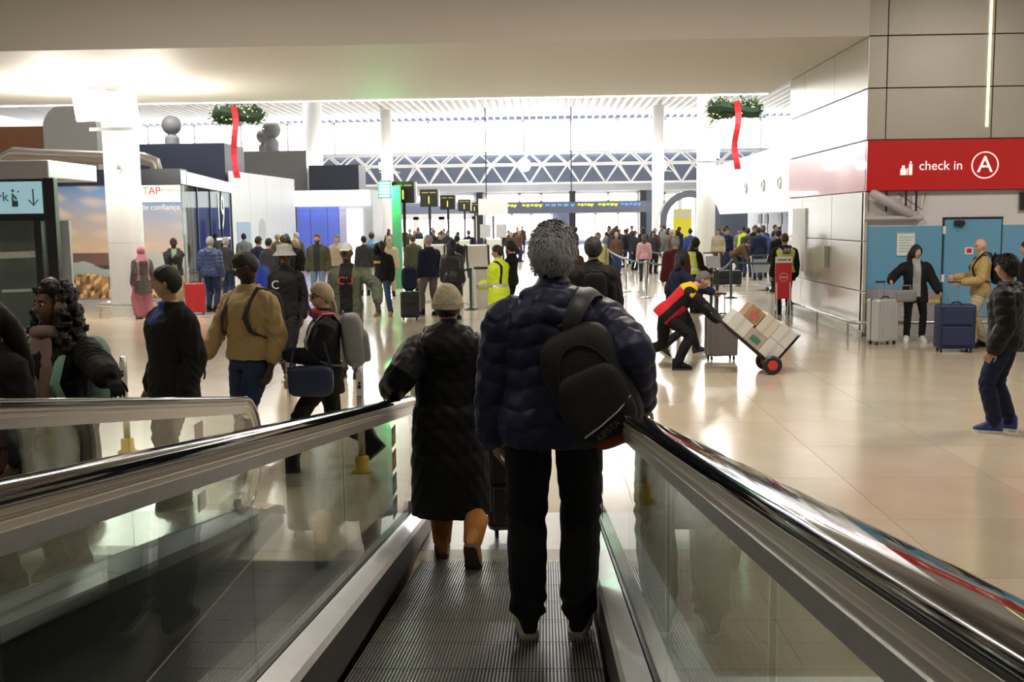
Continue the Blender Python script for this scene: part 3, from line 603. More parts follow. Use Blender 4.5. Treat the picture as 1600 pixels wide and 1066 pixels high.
# white hoarding
A2 = Vector((xat(366, 37.3), 37.3, 0)); B2 = Vector((xat(464, 45), 45, 0)); d = B2 - A2; L2 = d.length
ho = empty('white_hoarding', A2, math.atan2(d.y, d.x), 'tall white printed hoarding beyond the glass shop corner', 'hoarding')
m_ho = mat('hoarding_white', (0.72, 0.73, 0.77), 0.4, noise=0.06, nscale=1.2)
for k in range(4):
    c = MB(); c.box((L2 * k / 4 + 0.01, 0, 0), (L2 * (k + 1) / 4 - 0.01, 0.1, 4.0)); c.build('panel', m_ho, ho)
c = MB(); c.box((L2 * 0.05, -0.012, 1.3), (L2 * 0.24, -0.002, 2.2)); c.build('poster', mat('hoarding_blue_print', (0.35, 0.45, 0.68), 0.5), ho)
c = MB(); c.box((L2 * 0.08, -0.012, 0.7), (L2 * 0.22, -0.002, 1.2)); c.build('poster', mat('hoarding_pink_print', (0.7, 0.42, 0.46), 0.5), ho)
c = MB(); c.lathe([(0.42, 0), (0.42, 0.01)], n=24, M=TR(L2 * 0.42, -0.002, 1.9) @ RX(90)); c.build('poster', mat('hoarding_grey_print', (0.5, 0.53, 0.6), 0.5), ho)
# blue shop with lit white fascia
bs = empty('blue_shop', (xat(520, 47), 47, 0), 0, 'blue fronted shop with a glowing white fascia', 'shop')
bx = lambda p: xat(p, 47, 340) - bs.location.x
bz = lambda q: zat(520, q, 47)
c = MB(); c.box((bx(463), 0.1, 0), (bx(582), 3, bz(297))); c.build('wall', m_grey, bs)
for (a, b_) in ((464, 484), (486, 511), (512, 529)):
    c = MB(); c.box((bx(a), 0, 0.1), (bx(b_), 0.1, bz(323))); c.build('blue_panel', mat('shop_blue', (0.10, 0.14, 0.55), 0.4, emit=0.25), bs)
c = MB(); c.box((bx(530), 0, 0.1), (bx(541), 0.1, bz(324))); c.build('poster', mat('shop_lilac', (0.5, 0.5, 0.68), 0.5), bs)
c = MB(); c.box((bx(542), 0.0, 0.1), (bx(566), 0.09, bz(327))); c.build('lit_doorway', m_fascia, bs)
c = MB(); c.box((bx(463), -0.4, bz(322)), (bx(579), 0.1, bz(298))); c.build('fascia', m_fascia, bs)
slab('navy_bulkhead', 482, 560, 258, 297, 50.3, 2, mat('navy_bulk', (0.03, 0.035, 0.06), 0.5), 'dark bulkhead rising behind the blue fronted shop', 'bulkhead', 0.0)
slab('grey_rounded_hood', 352, 478, 236, 300, 51.2, 2, mat('hood_grey', (0.24, 0.23, 0.24), 0.5), 'grey hood rising behind the white hoarding', 'hood', 0.0)
# lift lobby with pale blue car park sign (far left)
YL = 21.0
lf = empty('lift_lobby', (xat(40, YL), YL, 0), 0, 'black framed glass lobby under a pale blue car park sign', 'lobby')
lx = lambda p: xat(p, YL, 380) - lf.location.x
lz = lambda q: zat(40, q, YL)
c = MB(); c.box((lx(-60), -0.1, lz(279)), (lx(86), 2.2, lz(251))); c.build('roof_fascia', mat('lobby_silver', (0.42, 0.43, 0.46), 0.4, metal=0.4), lf, bevel=0.02)
c = MB(); c.box((lx(-60), -0.05, lz(345)), (lx(78), 0.1, lz(280))); c.build('header', m_dark, lf)
for (a, b_) in ((76, 92), (57, 68)):
    c = MB(); c.box((lx(a), -0.08, 0), (lx(b_), 0.1, lz(279 if a > 70 else 345))); c.build('post', m_dark, lf, bevel=0.01)
c = MB(); c.box((lx(-60), -0.09, lz(334)), (lx(73), -0.05, lz(284))); c.build('sign_panel', mat('pale_blue_sign', (0.36, 0.62, 0.74), 0.4, emit=0.25), lf)
m_sd = mat('sign_dark', (0.06, 0.10, 0.13), 0.5)
text('lettering', 'park', 0.27, TR(lx(3), -0.095, lz(308)) @ FACE_CAM, m_sd, lf)
c = MB(); a = lx(60); z = lz(309); c.box((a - 0.012, -0.1, z - 0.15), (a + 0.012, -0.092, z + 0.17)); c.build('arrow_stem', m_sd, lf)
c = MB(); c.tube([(a - 0.09, -0.096, z - 0.05), (a, -0.096, z - 0.16), (a + 0.09, -0.096, z - 0.05)], 0.013, 5); c.build('arrow_head', m_sd, lf)
c = MB(); a = lx(32); c.box((a - 0.07, -0.1, z - 0.18), (a + 0.05, -0.092, z - 0.06)); c.tube([(a - 0.05, -0.096, z - 0.05), (a - 0.05, -0.096, z + 0.08), (a + 0.02, -0.096, z - 0.02)], 0.022, 6); c.ball((a - 0.04, -0.096, z + 0.14), (0.028, 0.006, 0.028), 10); c.ball((a + 0.07, -0.096, z + 0.12), (0.02, 0.006, 0.02), 8); c.build('pictogram', m_sd, lf)
tag(lf.children[-1], kind='stuff')
for (a, b_) in ((-60, 0), (1, 56), (69, 76)):
    c = MB(); c.box((lx(a), 0, 0.05), (lx(b_), 0.02, lz(345))); c.build('glass_panel', m_shopglass, lf)
c = MB(); c.box((lx(-60), 0.9, 0), (lx(78), 1.0, lz(345))); c.build('inside_wall', mat('lobby_inside', (0.34, 0.38, 0.38), 0.5), lf)
m_fro = mat('frosted_dash', (0.65, 0.68, 0.66), 0.6)
for (py, h_) in ((399, 0.13), (452, 0.06)):
    c = MB()
    for k in range(26):
        xx = lx(-2) + k * 0.029; zz = lz(py + 5) + 0.0008 * k; c.add([(xx, -0.006, zz), (xx + 0.016, -0.006, zz), (xx + 0.03, -0.006, zz + h_), (xx + 0.014, -0.006, zz + h_), (xx, -0.002, zz), (xx + 0.016, -0.002, zz), (xx + 0.03, -0.002, zz + h_), (xx + 0.014, -0.002, zz + h_)], [(0, 1, 2, 3), (7, 6, 5, 4), (0, 4, 5, 1), (1, 5, 6, 2), (2, 6, 7, 3), (3, 7, 4, 0)])
    o = c.build('frosted_dashes', m_fro, lf); tag(o, kind='stuff')
# ------------------------------------------------------------------ hanging wreaths
def wreath(px, py, Y, label, rib):
    p = atY(px, py, Y); r = empty('hanging_wreath', p, 0, label, 'wreath', 'hanging christmas wreaths')
    c = MB(); c.tube([(0.75 * math.cos(a), 0.3 * math.sin(a), 0.1 * math.sin(2 * a)) for a in [2 * math.pi * k / 20 for k in range(21)]], 0.2, 8); c.build('ring', mat('wreath_core', (0.02, 0.045, 0.02), 0.8), r)
    c = MB()
    for k in range(700):
        a = random.uniform(0, 2 * math.pi); R = 0.75 + random.gauss(0, 0.12); q = Vector((R * math.cos(a), 0.4 * R * math.sin(a), random.gauss(0, 0.16))); dv = Vector((random.gauss(0, 1), random.gauss(0, 1), random.gauss(0, 1))).normalized()
        e = dv.cross(Vector((0.3, 0.5, 0.8))).normalized() * 0.03; tip = q + dv * random.uniform(0.14, 0.3); f_ = dv.cross(e).normalized() * 0.02
        c.add([q + e, q - e, q + f_, tip], [(0, 1, 3), (1, 2, 3), (2, 0, 3), (0, 2, 1)])
    tag(c.build('needles', mat('fir_green', (0.05, 0.11, 0.04), 0.7), r), kind='stuff')
    c = MB()
    for k in range(70):
        a = random.uniform(0, 2 * math.pi); R = 0.75 + random.gauss(0, 0.16); c.ball((R * math.cos(a), 0.4 * R * math.sin(a) - 0.1, random.gauss(0, 0.2)), 0.018, 6)
    tag(c.build('fairy_lights', glow('fairy_light', (1.0, 0.8, 0.25), 6.0), r), kind='stuff')
    c = MB(); n = 12; z1_ = 0.25; L = rib
    c.loft([[Vector((x + 0.06 * math.sin(k * 0.6), -0.55 + 0.05 * math.sin(k), z1_ - (L + z1_) * k / n)) + Vector(dv) for x, dv in ((-0.11, (0, 0, 0)), (0.11, (0, 0, 0)), (0.11, (0, 0.02, 0)), (-0.11, (0, 0.02, 0)))] for k in range(n + 1)]); c.build('ribbon', mat('red_ribbon', (0.7, 0.03, 0.04), 0.5), r)
    c = MB()
    for k in range(3): a = 2 * math.pi * k / 3; c.tube([(0.7 * math.cos(a), 0.28 * math.sin(a), 0.1), (0, 0, 2.2)], 0.012, 5)
    c.tube([(0, 0, 2.2), (0, 0, ZC - p.z)], 0.012, 5); c.build('cable', m_dark, r)
    return r
wreath(372, 180, 38, 'fir wreath with fairy lights and long red ribbon above the hoarding', 2.25)
wreath(1147, 172, 38, 'fir wreath with fairy lights and red ribbon near the right column', 2.1)
# ------------------------------------------------------------------ numbered gate signs
m_sgk = mat('sign_black', (0.02, 0.02, 0.022), 0.4); m_num = glow('amber_digit', (1.0, 0.72, 0.05), 1.6); m_txt = glow('amber_text', (0.8, 0.6, 0.1), 0.5)
for k, (px, Y, lb) in enumerate(((630, 34, 'nearest'), (670, 42.5, 'second nearest'), (699, 52, 'third'), (725, 62, 'fourth'), (741, 74, 'farthest'))):
    x = xat(px, Y, 300); g_ = empty('gate_sign', (x, Y, 0), 0, '%s black gate sign with an amber number 1 on a pole' % lb, 'sign', 'numbered gate signs')
    c = MB(); c.box((-0.36, -0.06, 2.72), (0.36, 0.06, 3.42)); c.build('sign_box', m_sgk, g_, bevel=0.01)
    c = MB(); c.box((0.36, -0.05, 2.74), (0.42, 0.3, 3.4)); c.build('grey_side', mat('sign_side', (0.5, 0.5, 0.5), 0.4), g_)  # plain grey box on the right side of the black sign box
    c = MB(); c.tube([(0.02, 0, 0), (0.02, 0, 2.75)], 0.055, 8); c.build('pole', m_dark, g_)
    text('digit', '1', 0.42, TR(0, -0.065, 2.98) @ FACE_CAM, m_num, g_)
    c = MB(); c.box((-0.28, -0.065, 3.27), (-0.02, -0.06, 3.31)); c.box((0.04, -0.065, 3.27), (0.28, -0.06, 3.31)); tag(c.build('caption_bars', m_txt, g_), kind='stuff')
gp = atY(601, 296, 33.5); gr = empty('green_lit_sign', (gp.x, 33.5, 0), 0, 'glowing green sign beside the nearest gate sign', 'sign')
c = MB(); c.box((-0.2, -0.05, gp.z - 0.28), (0.2, 0.05, gp.z + 0.28)); c.build('sign_case', m_dark, gr)
c = MB()
for k in range(5): c.box((-0.17, -0.06, gp.z - 0.24 + 0.1 * k), (0.17, -0.052, gp.z - 0.17 + 0.1 * k))
tag(c.build('green_tubes', glow('green_glow', (0.05, 1.0, 0.25), 14), gr), kind='stuff')
c = MB(); c.box((0.22, -0.05, 0), (0.5, 0.2, gp.z + 0.1)); c.build('mast', mat('green_lit_mast', (0.12, 0.35, 0.2), 0.4), gr)  # green light of the sign put into the mast's colour
pl = bpy.data.lights.new('green_sign_light', 'POINT'); pl.energy = 120; pl.color = (0.1, 1, 0.3); pl.shadow_soft_size = 0.2; po = bpy.data.objects.new('green_sign_light', pl); COL.objects.link(po); po.location = (gp.x, 33.1, gp.z)
# ------------------------------------------------------------------ check in hall wall with portholes, right
ch = empty('wall_checkin', (13.5, 0, 0), 0, kind='structure')
c = MB(); c.box((0, 42, 2.75), (0.4, 84, 6.2)); c.build('upper_wall', m_white, ch)
c = MB(); c.box((-0.15, 42, 2.45), (0.4, 84, 2.75)); c.build('lit_band', mat('pale_blue_band', (0.45, 0.58, 0.78), 0.4, emit=0.3), ch)
c = MB(); c.box((2.6, 42, 0), (2.8, 84, 2.75)); c.build('back_wall', m_grey, ch)
ph = MB(); ph.lathe([(0.36, 0), (0.36, 0.09), (0.28, 0.1), (0.26, 0.04), (0.0, 0.04)], n=20, M=RY(-90)); phm = ph.mesh('porthole', m_steel, True)
for y in (47, 50, 53.5, 57, 61, 65.5, 71):
    o = bpy.data.objects.new('porthole', phm); COL.objects.link(o); o.parent = ch; o.location = (0, y, 4.1)
for k, y in enumerate((46, 52, 58, 64, 70)):
    r = empty('check_in_counter', (14.2, y, 0), 0, '%s check in counter with screens under the porthole wall' % ('first', 'second', 'third', 'fourth', 'fifth')[k], 'counter', 'check in counters')
    c = MB(); c.box((0, -1.8, 0), (0.7, 1.8, 1.1)); c.build('desk', m_white, r, bevel=0.02)
    for q in (-1, 1):
        c = MB(); c.box((0.2, q - 0.5, 1.75), (0.28, q + 0.5, 2.35)); c.build('screen', m_slate, r)
        c = MB(); c.tube([(0.3, q, 1.0), (0.3, q, 2.4)], 0.03, 6); c.build('stand', m_dark, r)
c = MB(); c.box((-0.45, -0.1, 0), (0.45, 0.1, 2.6)); o = c.build('yellow_totem', mat('totem_yellow', (0.75, 0.66, 0.05), 0.5, emit=0.15), loc=(xat(1066, 52), 52, 0)); tag(o, 'tall yellow information totem left of the right column', 'totem')
c = MB(); c.box((-0.42, -0.11, 2.2), (0.42, -0.1, 2.5)); c.build('header', m_white, o)
# grey vaulted portal near the right column
c = MB(); ring = [(2.2, 0), (1.7, 0)] + [(1.7 * math.cos(t), 2.0 + 1.7 * math.sin(t)) for t in [math.pi * k / 14 for k in range(15)]] + [(-1.7, 0), (-2.2, 0)] + [(2.2 * math.cos(t), 2.0 + 2.2 * math.sin(t)) for t in [math.pi - math.pi * k / 14 for k in range(15)]]
n = len(ring); c.add([(x, 0, z) for x, z in ring] + [(x, 1.0, z) for x, z in ring], [(i, i + n, (i + 1) % n + n, (i + 1) % n) for i in range(n)])
for i in range(16):
    a_, b_, c2, d2 = 1 + i, 2 + i, n - 2 - i, n - 1 - i
    c.add([(ring[j][0], y, ring[j][1]) for y in (0, 1.0) for j in (a_, b_, (n - 1 - i) , (n - i) % n)], [(0, 1, 2, 3), (7, 6, 5, 4)])
o = c.build('arched_portal', mat('portal_grey', (0.12, 0.13, 0.16), 0.4), loc=(xat(1078, 78), 78, 0)); tag(o, 'grey arched portal behind the yellow totem', 'portal')
# ------------------------------------------------------------------ queue barriers
bpm = MB(); bpm.lathe([(0.17, 0), (0.17, 0.02), (0.04, 0.05), (0.033, 0.06), (0.033, 0.94), (0.042, 0.95), (0.042, 1.0), (0.03, 1.01)], n=14)
pg = bpm.mesh('post', mat('barrier_green', (0.015, 0.06, 0.045), 0.35), True); ps = bpm.mesh('post', m_steel, True)
POSTS = [(978, 456, 's'), (1009, 466, 's'), (1111, 488, 'g'), (1120, 494, 'g'), (1142, 466, 'g'), (1035, 441, 's'), (998, 428, 's'), (1021, 417, 's'), (950, 430, 's'), (736, 484, 'g'), (638, 490, 'g'), (660, 452, 'g'), (714, 450, 's')]
WHERE = ['in front of the far crowd', 'left of the bending courier', 'right behind the grey suitcase', 'just above the grey suitcase', 'left of the red standing sign', 'beside the woman in maroon', 'deep in the queue lane', 'at the end of the queue lane', 'behind the man in the black coat', 'next to the waste bin', 'left of the man in navy sweater', 'behind the man in navy sweater', 'between the check kiosks']
PP = []
for (px, py, k), wh in zip(POSTS, WHERE):
    p = fl(px, py); PP.append(p); o = bpy.data.objects.new('barrier_post', pg if k == 'g' else ps); COL.objects.link(o); o.location = p
    tag(o, '%s queue barrier post %s' % ('dark green' if k == 'g' else 'steel', wh), 'barrier post', 'queue barrier posts')
def belt(a, b_, wh, sag=0.03):
    c = MB(); n = 8; A_ = PP[a] if isinstance(a, int) else a; B_ = PP[b_] if isinstance(b_, int) else b_
    pts = [A_.lerp(B_, k / n) + Vector((0, 0, 0.965 - sag * 4 * (k / n) * (1 - k / n))) for k in range(n + 1)]
    side = (B_ - A_).normalized().cross(Vector((0, 0, 1))) * 0.003
    c.loft([[q + side + Vector((0, 0, 0.028)), q - side + Vector((0, 0, 0.028)), q - side - Vector((0, 0, 0.028)), q + side - Vector((0, 0, 0.028))] for q in pts])
    tag(c.build('barrier_belt', MATS['barrier_green']), 'dark green queue belt ' + wh, 'barrier belt', 'queue barrier belts')
belt(0, 1, 'stretched beside the far crowd'); belt(1, 2, 'running behind the bending courier'); belt(3, 4, 'between two green posts by the suitcase'); belt(4, fl(1212, 470), 'reaching the clad wall at the right'); belt(5, 6, 'deep in the queue lane'); belt(6, 7, 'at the end of the queue lane'); belt(9, 10, 'in front of the check kiosks'); belt(11, 12, 'behind the check kiosks'); belt(0, 8, 'behind the man in the black coat')
# ------------------------------------------------------------------ self check kiosks and bin
def kiosk(px, py, rz, lb):
    p = fl(px, py); r = empty('check_kiosk', p, math.radians(rz), lb, 'kiosk', 'self check kiosks')
    prof = [(0.35, 0), (0.35, 0.7), (0.22, 1.15), (0.2, 1.5), (0.05, 1.52), (-0.05, 1.1), (-0.3, 0.9), (-0.32, 0)]
    c = MB(); n = len(prof); c.add([(-0.27, y, z) for y, z in prof] + [(0.27, y, z) for y, z in prof], [tuple(range(n)), tuple(range(2 * n - 1, n - 1, -1))] + [(i, i + n, (i + 1) % n + n, (i + 1) % n) for i in range(n)]); c.build('body', mat('kiosk_white', (0.75, 0.73, 0.68), 0.35), r, bevel=0.02)
    for sx in (-1, 1):
        c = MB(); c.tube([(sx * 0.29, y, z) for y, z in prof[1:7]], 0.025, 6); c.build('edge_trim', m_dark, r)
    c = MB(); c.box((-0.2, -0.06, -0.17), (0.2, -0.045, 0.17), TR(0, 0.06, 1.32) @ RX(-14)); c.build('screen', glow('kiosk_screen', (0.35, 0.75, 0.6), 0.7), r)
    return r
kiosk(744, 474, 200, 'white self check kiosk just left of the high visibility jacket')
kiosk(686, 470, 160, 'white self check kiosk behind the woman in the leather jacket')
kiosk(722, 446, 190, 'white self check kiosk partly hidden between two others')
kiosk(655, 440, 170, 'white self check kiosk with a green screen far left of the row')
kiosk(772, 442, 190, 'white self check kiosk behind the high visibility jacket')
bn = MB(); bn.rbox((-0.25, -0.25, 0), (0.25, 0.25, 0.95), 0.08); o = bn.build('waste_bin', mat('bin_white', (0.62, 0.6, 0.57), 0.5), loc=fl(758, 480)); tag(o, 'white waste bin in front of the check kiosks', 'bin')
bn = MB(); bn.rbox((-0.26, -0.26, 0.95), (0.26, 0.26, 1.0), 0.08); bn.build('rim', m_dark, o)
# twin ticket machines on a post
tm = empty('scanner_post', fl(772, 434), 0, 'steel post with two grey scanner boxes behind the kiosks', 'scanner')
for sx in (-1, 1):
    c = MB(); c.rbox((sx * 0.3 - 0.2, -0.1, 1.5), (sx * 0.3 + 0.2, 0.1, 2.0), 0.03); c.build('scanner_box', mat('scanner_grey', (0.5, 0.5, 0.5), 0.4), tm)
c = MB(); c.tube([(0, 0, 0), (0, 0, 2.3)], 0.05, 8); c.build('pole', m_steel, tm)
c = MB(); c.box((-0.55, -0.03, 2.35), (0.55, 0.03, 2.95)); o = c.build('white_board', m_white, tm)
# ------------------------------------------------------------------ people
def skin(name, c): return mat('skin_' + name, c, 0.5, noise=0.08, nscale=30, spec=0.35)
SK_L = skin('light', (0.55, 0.33, 0.24)); SK_M = skin('medium', (0.42, 0.24, 0.15)); SK_B = skin('brown', (0.17, 0.085, 0.05)); SK_D = skin('dark', (0.055, 0.028, 0.02))
LIP = mat('lips', (0.35, 0.12, 0.10), 0.4); LIPD = mat('lips_dark', (0.12, 0.04, 0.04), 0.4)
def cloth(name, c, rough=0.85, bump=0.25, bscale=90, noise=0.1): return mat('cloth_' + name, c, rough, noise=noise, nscale=12, bump=bump, bscale=bscale, spec=0.25)
def hairm(name, c): return mat('hair_' + name, c, 0.55, noise=0.5, nscale=25, bump=0.6, bscale=70, stretch=(3, 3, 0.6), spec=0.4)
HB = hairm('black', (0.012, 0.01, 0.009)); HBR = hairm('brown', (0.06, 0.035, 0.02)); HG = hairm('grey', (0.33, 0.33, 0.34)); HBL = hairm('blonde', (0.42, 0.33, 0.19)); HDB = hairm('darkgrey', (0.12, 0.11, 0.11))
K_BLACK = cloth('black', (0.010, 0.010, 0.012)); K_NAVY = cloth('navy', (0.012, 0.016, 0.04)); K_DENIM = cloth('denim', (0.022, 0.036, 0.085)); K_GREY = cloth('grey', (0.16, 0.16, 0.16)); K_CHAR = cloth('charcoal', (0.035, 0.035, 0.04)); K_BEIGE = cloth('beige', (0.42, 0.34, 0.24)); K_OLIVE = cloth('olive', (0.075, 0.078, 0.045)); K_WHITE = cloth('white', (0.7, 0.7, 0.68)); K_HIV = mat('hivis_yellow', (0.60, 0.78, 0.03), 0.7, noise=0.06, nscale=10, emit=0.0); K_REFL = mat('reflective_silver', (0.6, 0.6, 0.58), 0.35, metal=0.4); K_BLUE = cloth('blue', (0.035, 0.07, 0.22)); K_MAROON = cloth('maroon', (0.10, 0.015, 0.025)); K_RED = cloth('red', (0.55, 0.02, 0.03)); K_YEL = cloth('yellow', (0.75, 0.45, 0.01)); K_BROWN = cloth('brown', (0.09, 0.05, 0.03)); K_GREEN = cloth('green', (0.10, 0.30, 0.16))
SOLE = mat('sole_rubber', (0.45, 0.42, 0.36), 0.6); SOLEK = mat('sole_black', (0.02, 0.02, 0.02), 0.6)
def voxel(mb, name, mats, vox, smooth=4, fac=0.5):
    me = mb.mesh(name, mats); bm = bmesh.new(); bm.from_mesh(me); bmesh.ops.recalc_face_normals(bm, faces=bm.faces); bm.to_mesh(me); bm.free()
    o = bpy.data.objects.new('tmp', me); COL.objects.link(o)
    r = o.modifiers.new('r', 'REMESH'); r.mode = 'VOXEL'; r.voxel_size = vox; r.adaptivity = 0
    if smooth: s_ = o.modifiers.new('s', 'SMOOTH'); s_.iterations = smooth; s_.factor = fac
    dg = bpy.context.evaluated_depsgraph_get(); m2 = bpy.data.meshes.new_from_object(o.evaluated_get(dg)); m2.name = name
    bpy.data.objects.remove(o); bpy.data.meshes.remove(me)
    m2.polygons.foreach_set('use_smooth', [True] * len(m2.polygons))
    return m2
def getv(me):
    n = len(me.vertices); a = np.empty(n * 3); me.vertices.foreach_get('co', a); b = np.empty(n * 3); me.vertices.foreach_get('normal', b); return a.reshape(-1, 3), b.reshape(-1, 3)
def setv(me, a): me.vertices.foreach_set('co', a.ravel()); me.update()
def facec(me):
    a = np.empty(len(me.polygons) * 3); me.polygons.foreach_get('center', a); return a.reshape(-1, 3)
def setmi(me, idx): me.polygons.foreach_set('material_index', idx.astype(np.int32)); me.update()
def link(name, me, parent):
    o = bpy.data.objects.new(name, me); COL.objects.link(o); o.parent = parent; return o
def ik(S, T, l1, l2, pole):
    S, T = Vector(S), Vector(T); d = T - S; D = d.length; D2 = min(D, (l1 + l2) * 0.998); dn = d.normalized()
    T2 = S + dn * D2; a = (l1 * l1 - l2 * l2 + D2 * D2) / (2 * D2); h = math.sqrt(max(l1 * l1 - a * a, 0)); pole = Vector(pole); pole = (pole - dn * pole.dot(dn)).normalized()
    return S + dn * a + pole * h, T2
def limb(mb, pts, rad, n=12, sub=4, flat=1.0, hint=None):
    # smooth chain through the joints
    P = [Vector(p) for p in pts]; out = []; rr = []
    for i in range(len(P) - 1):
        p0 = P[max(i - 1, 0)]; p1 = P[i]; p2 = P[i + 1]; p3 = P[min(i + 2, len(P) - 1)]
        for k in range(sub):
            t = k / sub; q = 0.5 * ((2 * p1) + (p2 - p0) * t + (2 * p0 - 5 * p1 + 4 * p2 - p3) * t * t + (3 * p1 - p0 - 3 * p2 + p3) * t ** 3)
            lin = p1.lerp(p2, t); out.append(lin.lerp(q, 0.6)); rr.append(rad[i] + (rad[i + 1] - rad[i]) * t)
    out.append(P[-1]); rr.append(rad[-1])
    mb.tube(out, rr, n, flat, hint=hint)
def head_rings(s, grow=0.0, n=28, h=20):
    rings = []
    for j in range(1, h):
        ph = math.pi * j / h - math.pi / 2; ring = []
        for k in range(n):
            th = 2 * math.pi * k / n; ux, uy, uz = math.cos(ph) * math.cos(th), math.cos(ph) * math.sin(th), math.sin(ph)
            x = ux * 0.076; y = uy * (0.093 if uy > 0 else 0.102); z = uz * (0.118 if uz > 0 else 0.117)
            if z < -0.02:
                t = (-z - 0.02) / 0.097; x *= 1 - 0.30 * t ** 1.4; y = y * (1 - 0.5 * t) if y < 0 else y * (1 + 0.04 * t)
            if y > 0.074: y = 0.074 + (y - 0.074) * 0.75
            if y > 0.02:
                g2 = lambda cx, cz, sx, sz: math.exp(-((x - cx) / sx) ** 2 - ((z - cz) / sz) ** 2)
                y += -0.010 * (g2(0.031, 0.010, 0.017, 0.012) + g2(-0.031, 0.010, 0.017, 0.012)) + 0.005 * g2(0, 0.033, 0.05, 0.012) + 0.006 * g2(0, -0.058, 0.022, 0.010) + 0.007 * g2(0, -0.10, 0.024, 0.016) + 0.004 * (g2(0.04, -0.03, 0.02, 0.02) + g2(-0.04, -0.03, 0.02, 0.02))
            q = Vector((x, y, z)); q = q + q.normalized() * grow; ring.append(q * s)
        rings.append(ring)
    return rings
def hand(mb, W, d, palm_n, s, side, curl=0.35, grip=None):
    # W wrist, d direction of the fingers, palm_n palm facing normal; five unequal bent fingers
    d = Vector(d).normalized(); pn = Vector(palm_n); pn = (pn - d * pn.dot(d)).normalized(); a = d.cross(pn) * side   # a points to the thumb side
    W = Vector(W)
    mb.loft([[W + d * t + (a * math.cos(q) * wx + pn * math.sin(q) * wz) * s for q in [2 * math.pi * k / 12 for k in range(12)]] for t, wx, wz in ((-0.01 * s, 0.024, 0.02), (0.02 * s, 0.034, 0.018), (0.06 * s, 0.042, 0.016), (0.088 * s, 0.041, 0.013), (0.096 * s, 0.034, 0.008))])
    for i, (o, L, r) in enumerate(((0.033, 0.072, 0.0085), (0.0115, 0.082, 0.009), (-0.0115, 0.076, 0.0085), (-0.033, 0.06, 0.0075))):
        p = W + (d * 0.088 + a * o) * s; dd = (d + a * o * 2.0).normalized(); pts = [p - d * 0.02 * s, p]; cur = dd
        for q, fr in enumerate((0.42, 0.32, 0.26)):
            ang = curl * (0.9 + 0.35 * q) + 0.04 * i; cur = (cur * math.cos(ang) + pn * math.sin(ang)).normalized(); p = p + cur * L * fr * s; pts.append(p)
        mb.tube(pts, [r * s, r * s, r * 0.97 * s, r * 0.9 * s, r * 0.75 * s], 8)
    p = W + (d * 0.025 + a * 0.03) * s; t1 = p + (d * 0.030 + a * 0.026 + pn * 0.012) * s; t2 = t1 + (d * 0.032 + a * 0.008 + pn * 0.014) * s; t3 = t2 + (d * 0.022 - a * 0.002 + pn * 0.010) * s
    mb.tube([p - a * 0.015 * s, p, t1, t2, t3], [0.012 * s, 0.0125 * s, 0.0105 * s, 0.0098 * s, 0.008 * s], 8)
def shoe(parent, A, yaw, pitch, s, up_m, so_m, boot=0.0):
    M = TR(*A) @ RZ(yaw) @ RX(pitch) @ Matrix.Scale(s, 4)
    secs = [(-0.075, 0.028, 0.055, -0.065), (-0.065, 0.036, 0.075, -0.07), (-0.02, 0.040, 0.085, -0.07), (0.04, 0.041, 0.055, -0.07), (0.10, 0.048, 0.015, -0.07), (0.15, 0.046, -0.012, -0.07), (0.185, 0.032, -0.03, -0.067), (0.197, 0.016, -0.045, -0.062)]
    c = MB(); rings = []
    for y, w_, zt, zb in secs:
        zc = (zt + zb) / 2; hz = (zt - zb) / 2; rings.append([M @ Vector((w_ * math.copysign(abs(math.cos(t)) ** 0.75, math.cos(t)), y, zc + hz * math.copysign(abs(math.sin(t)) ** 0.75, math.sin(t)))) for t in [2 * math.pi * k / 14 for k in range(14)]])
    c.loft(rings)
    if boot: c.tube([M @ Vector((0, -0.012, 0.0)), M @ Vector((0, -0.015, boot * 0.5)), M @ Vector((0, -0.02, boot))], [0.056 * s, 0.066 * s, 0.076 * s], 14)
    o = c.build('shoe' if not boot else 'boot', up_m, parent, smooth=True)
    c = MB(); rings = [[M @ Vector((w_ * x, y, z)) for x, z in ((-1.06, -0.088), (1.06, -0.088), (1.08, -0.06), (-1.08, -0.06))] for y, w_, zt, zb in [(-0.079, 0.024, 0, 0)] + secs[1:] + [(0.203, 0.012, 0, 0)]]
    c.loft(rings); c.build('sole', so_m, o)
    return o
TORSO = [(-0.10, 0.150, 0.115, 0), (-0.02, 0.168, 0.125, 0), (0.05, 0.160, 0.118, 0), (0.13, 0.142, 0.105, 0.005), (0.24, 0.152, 0.112, 0.01), (0.36, 0.172, 0.122, 0.01), (0.42, 0.172, 0.115, 0), (0.465, 0.145, 0.095, -0.012), (0.505, 0.105, 0.078, -0.018), (0.535, 0.078, 0.066, -0.014), (0.56, 0.062, 0.06, -0.01)]
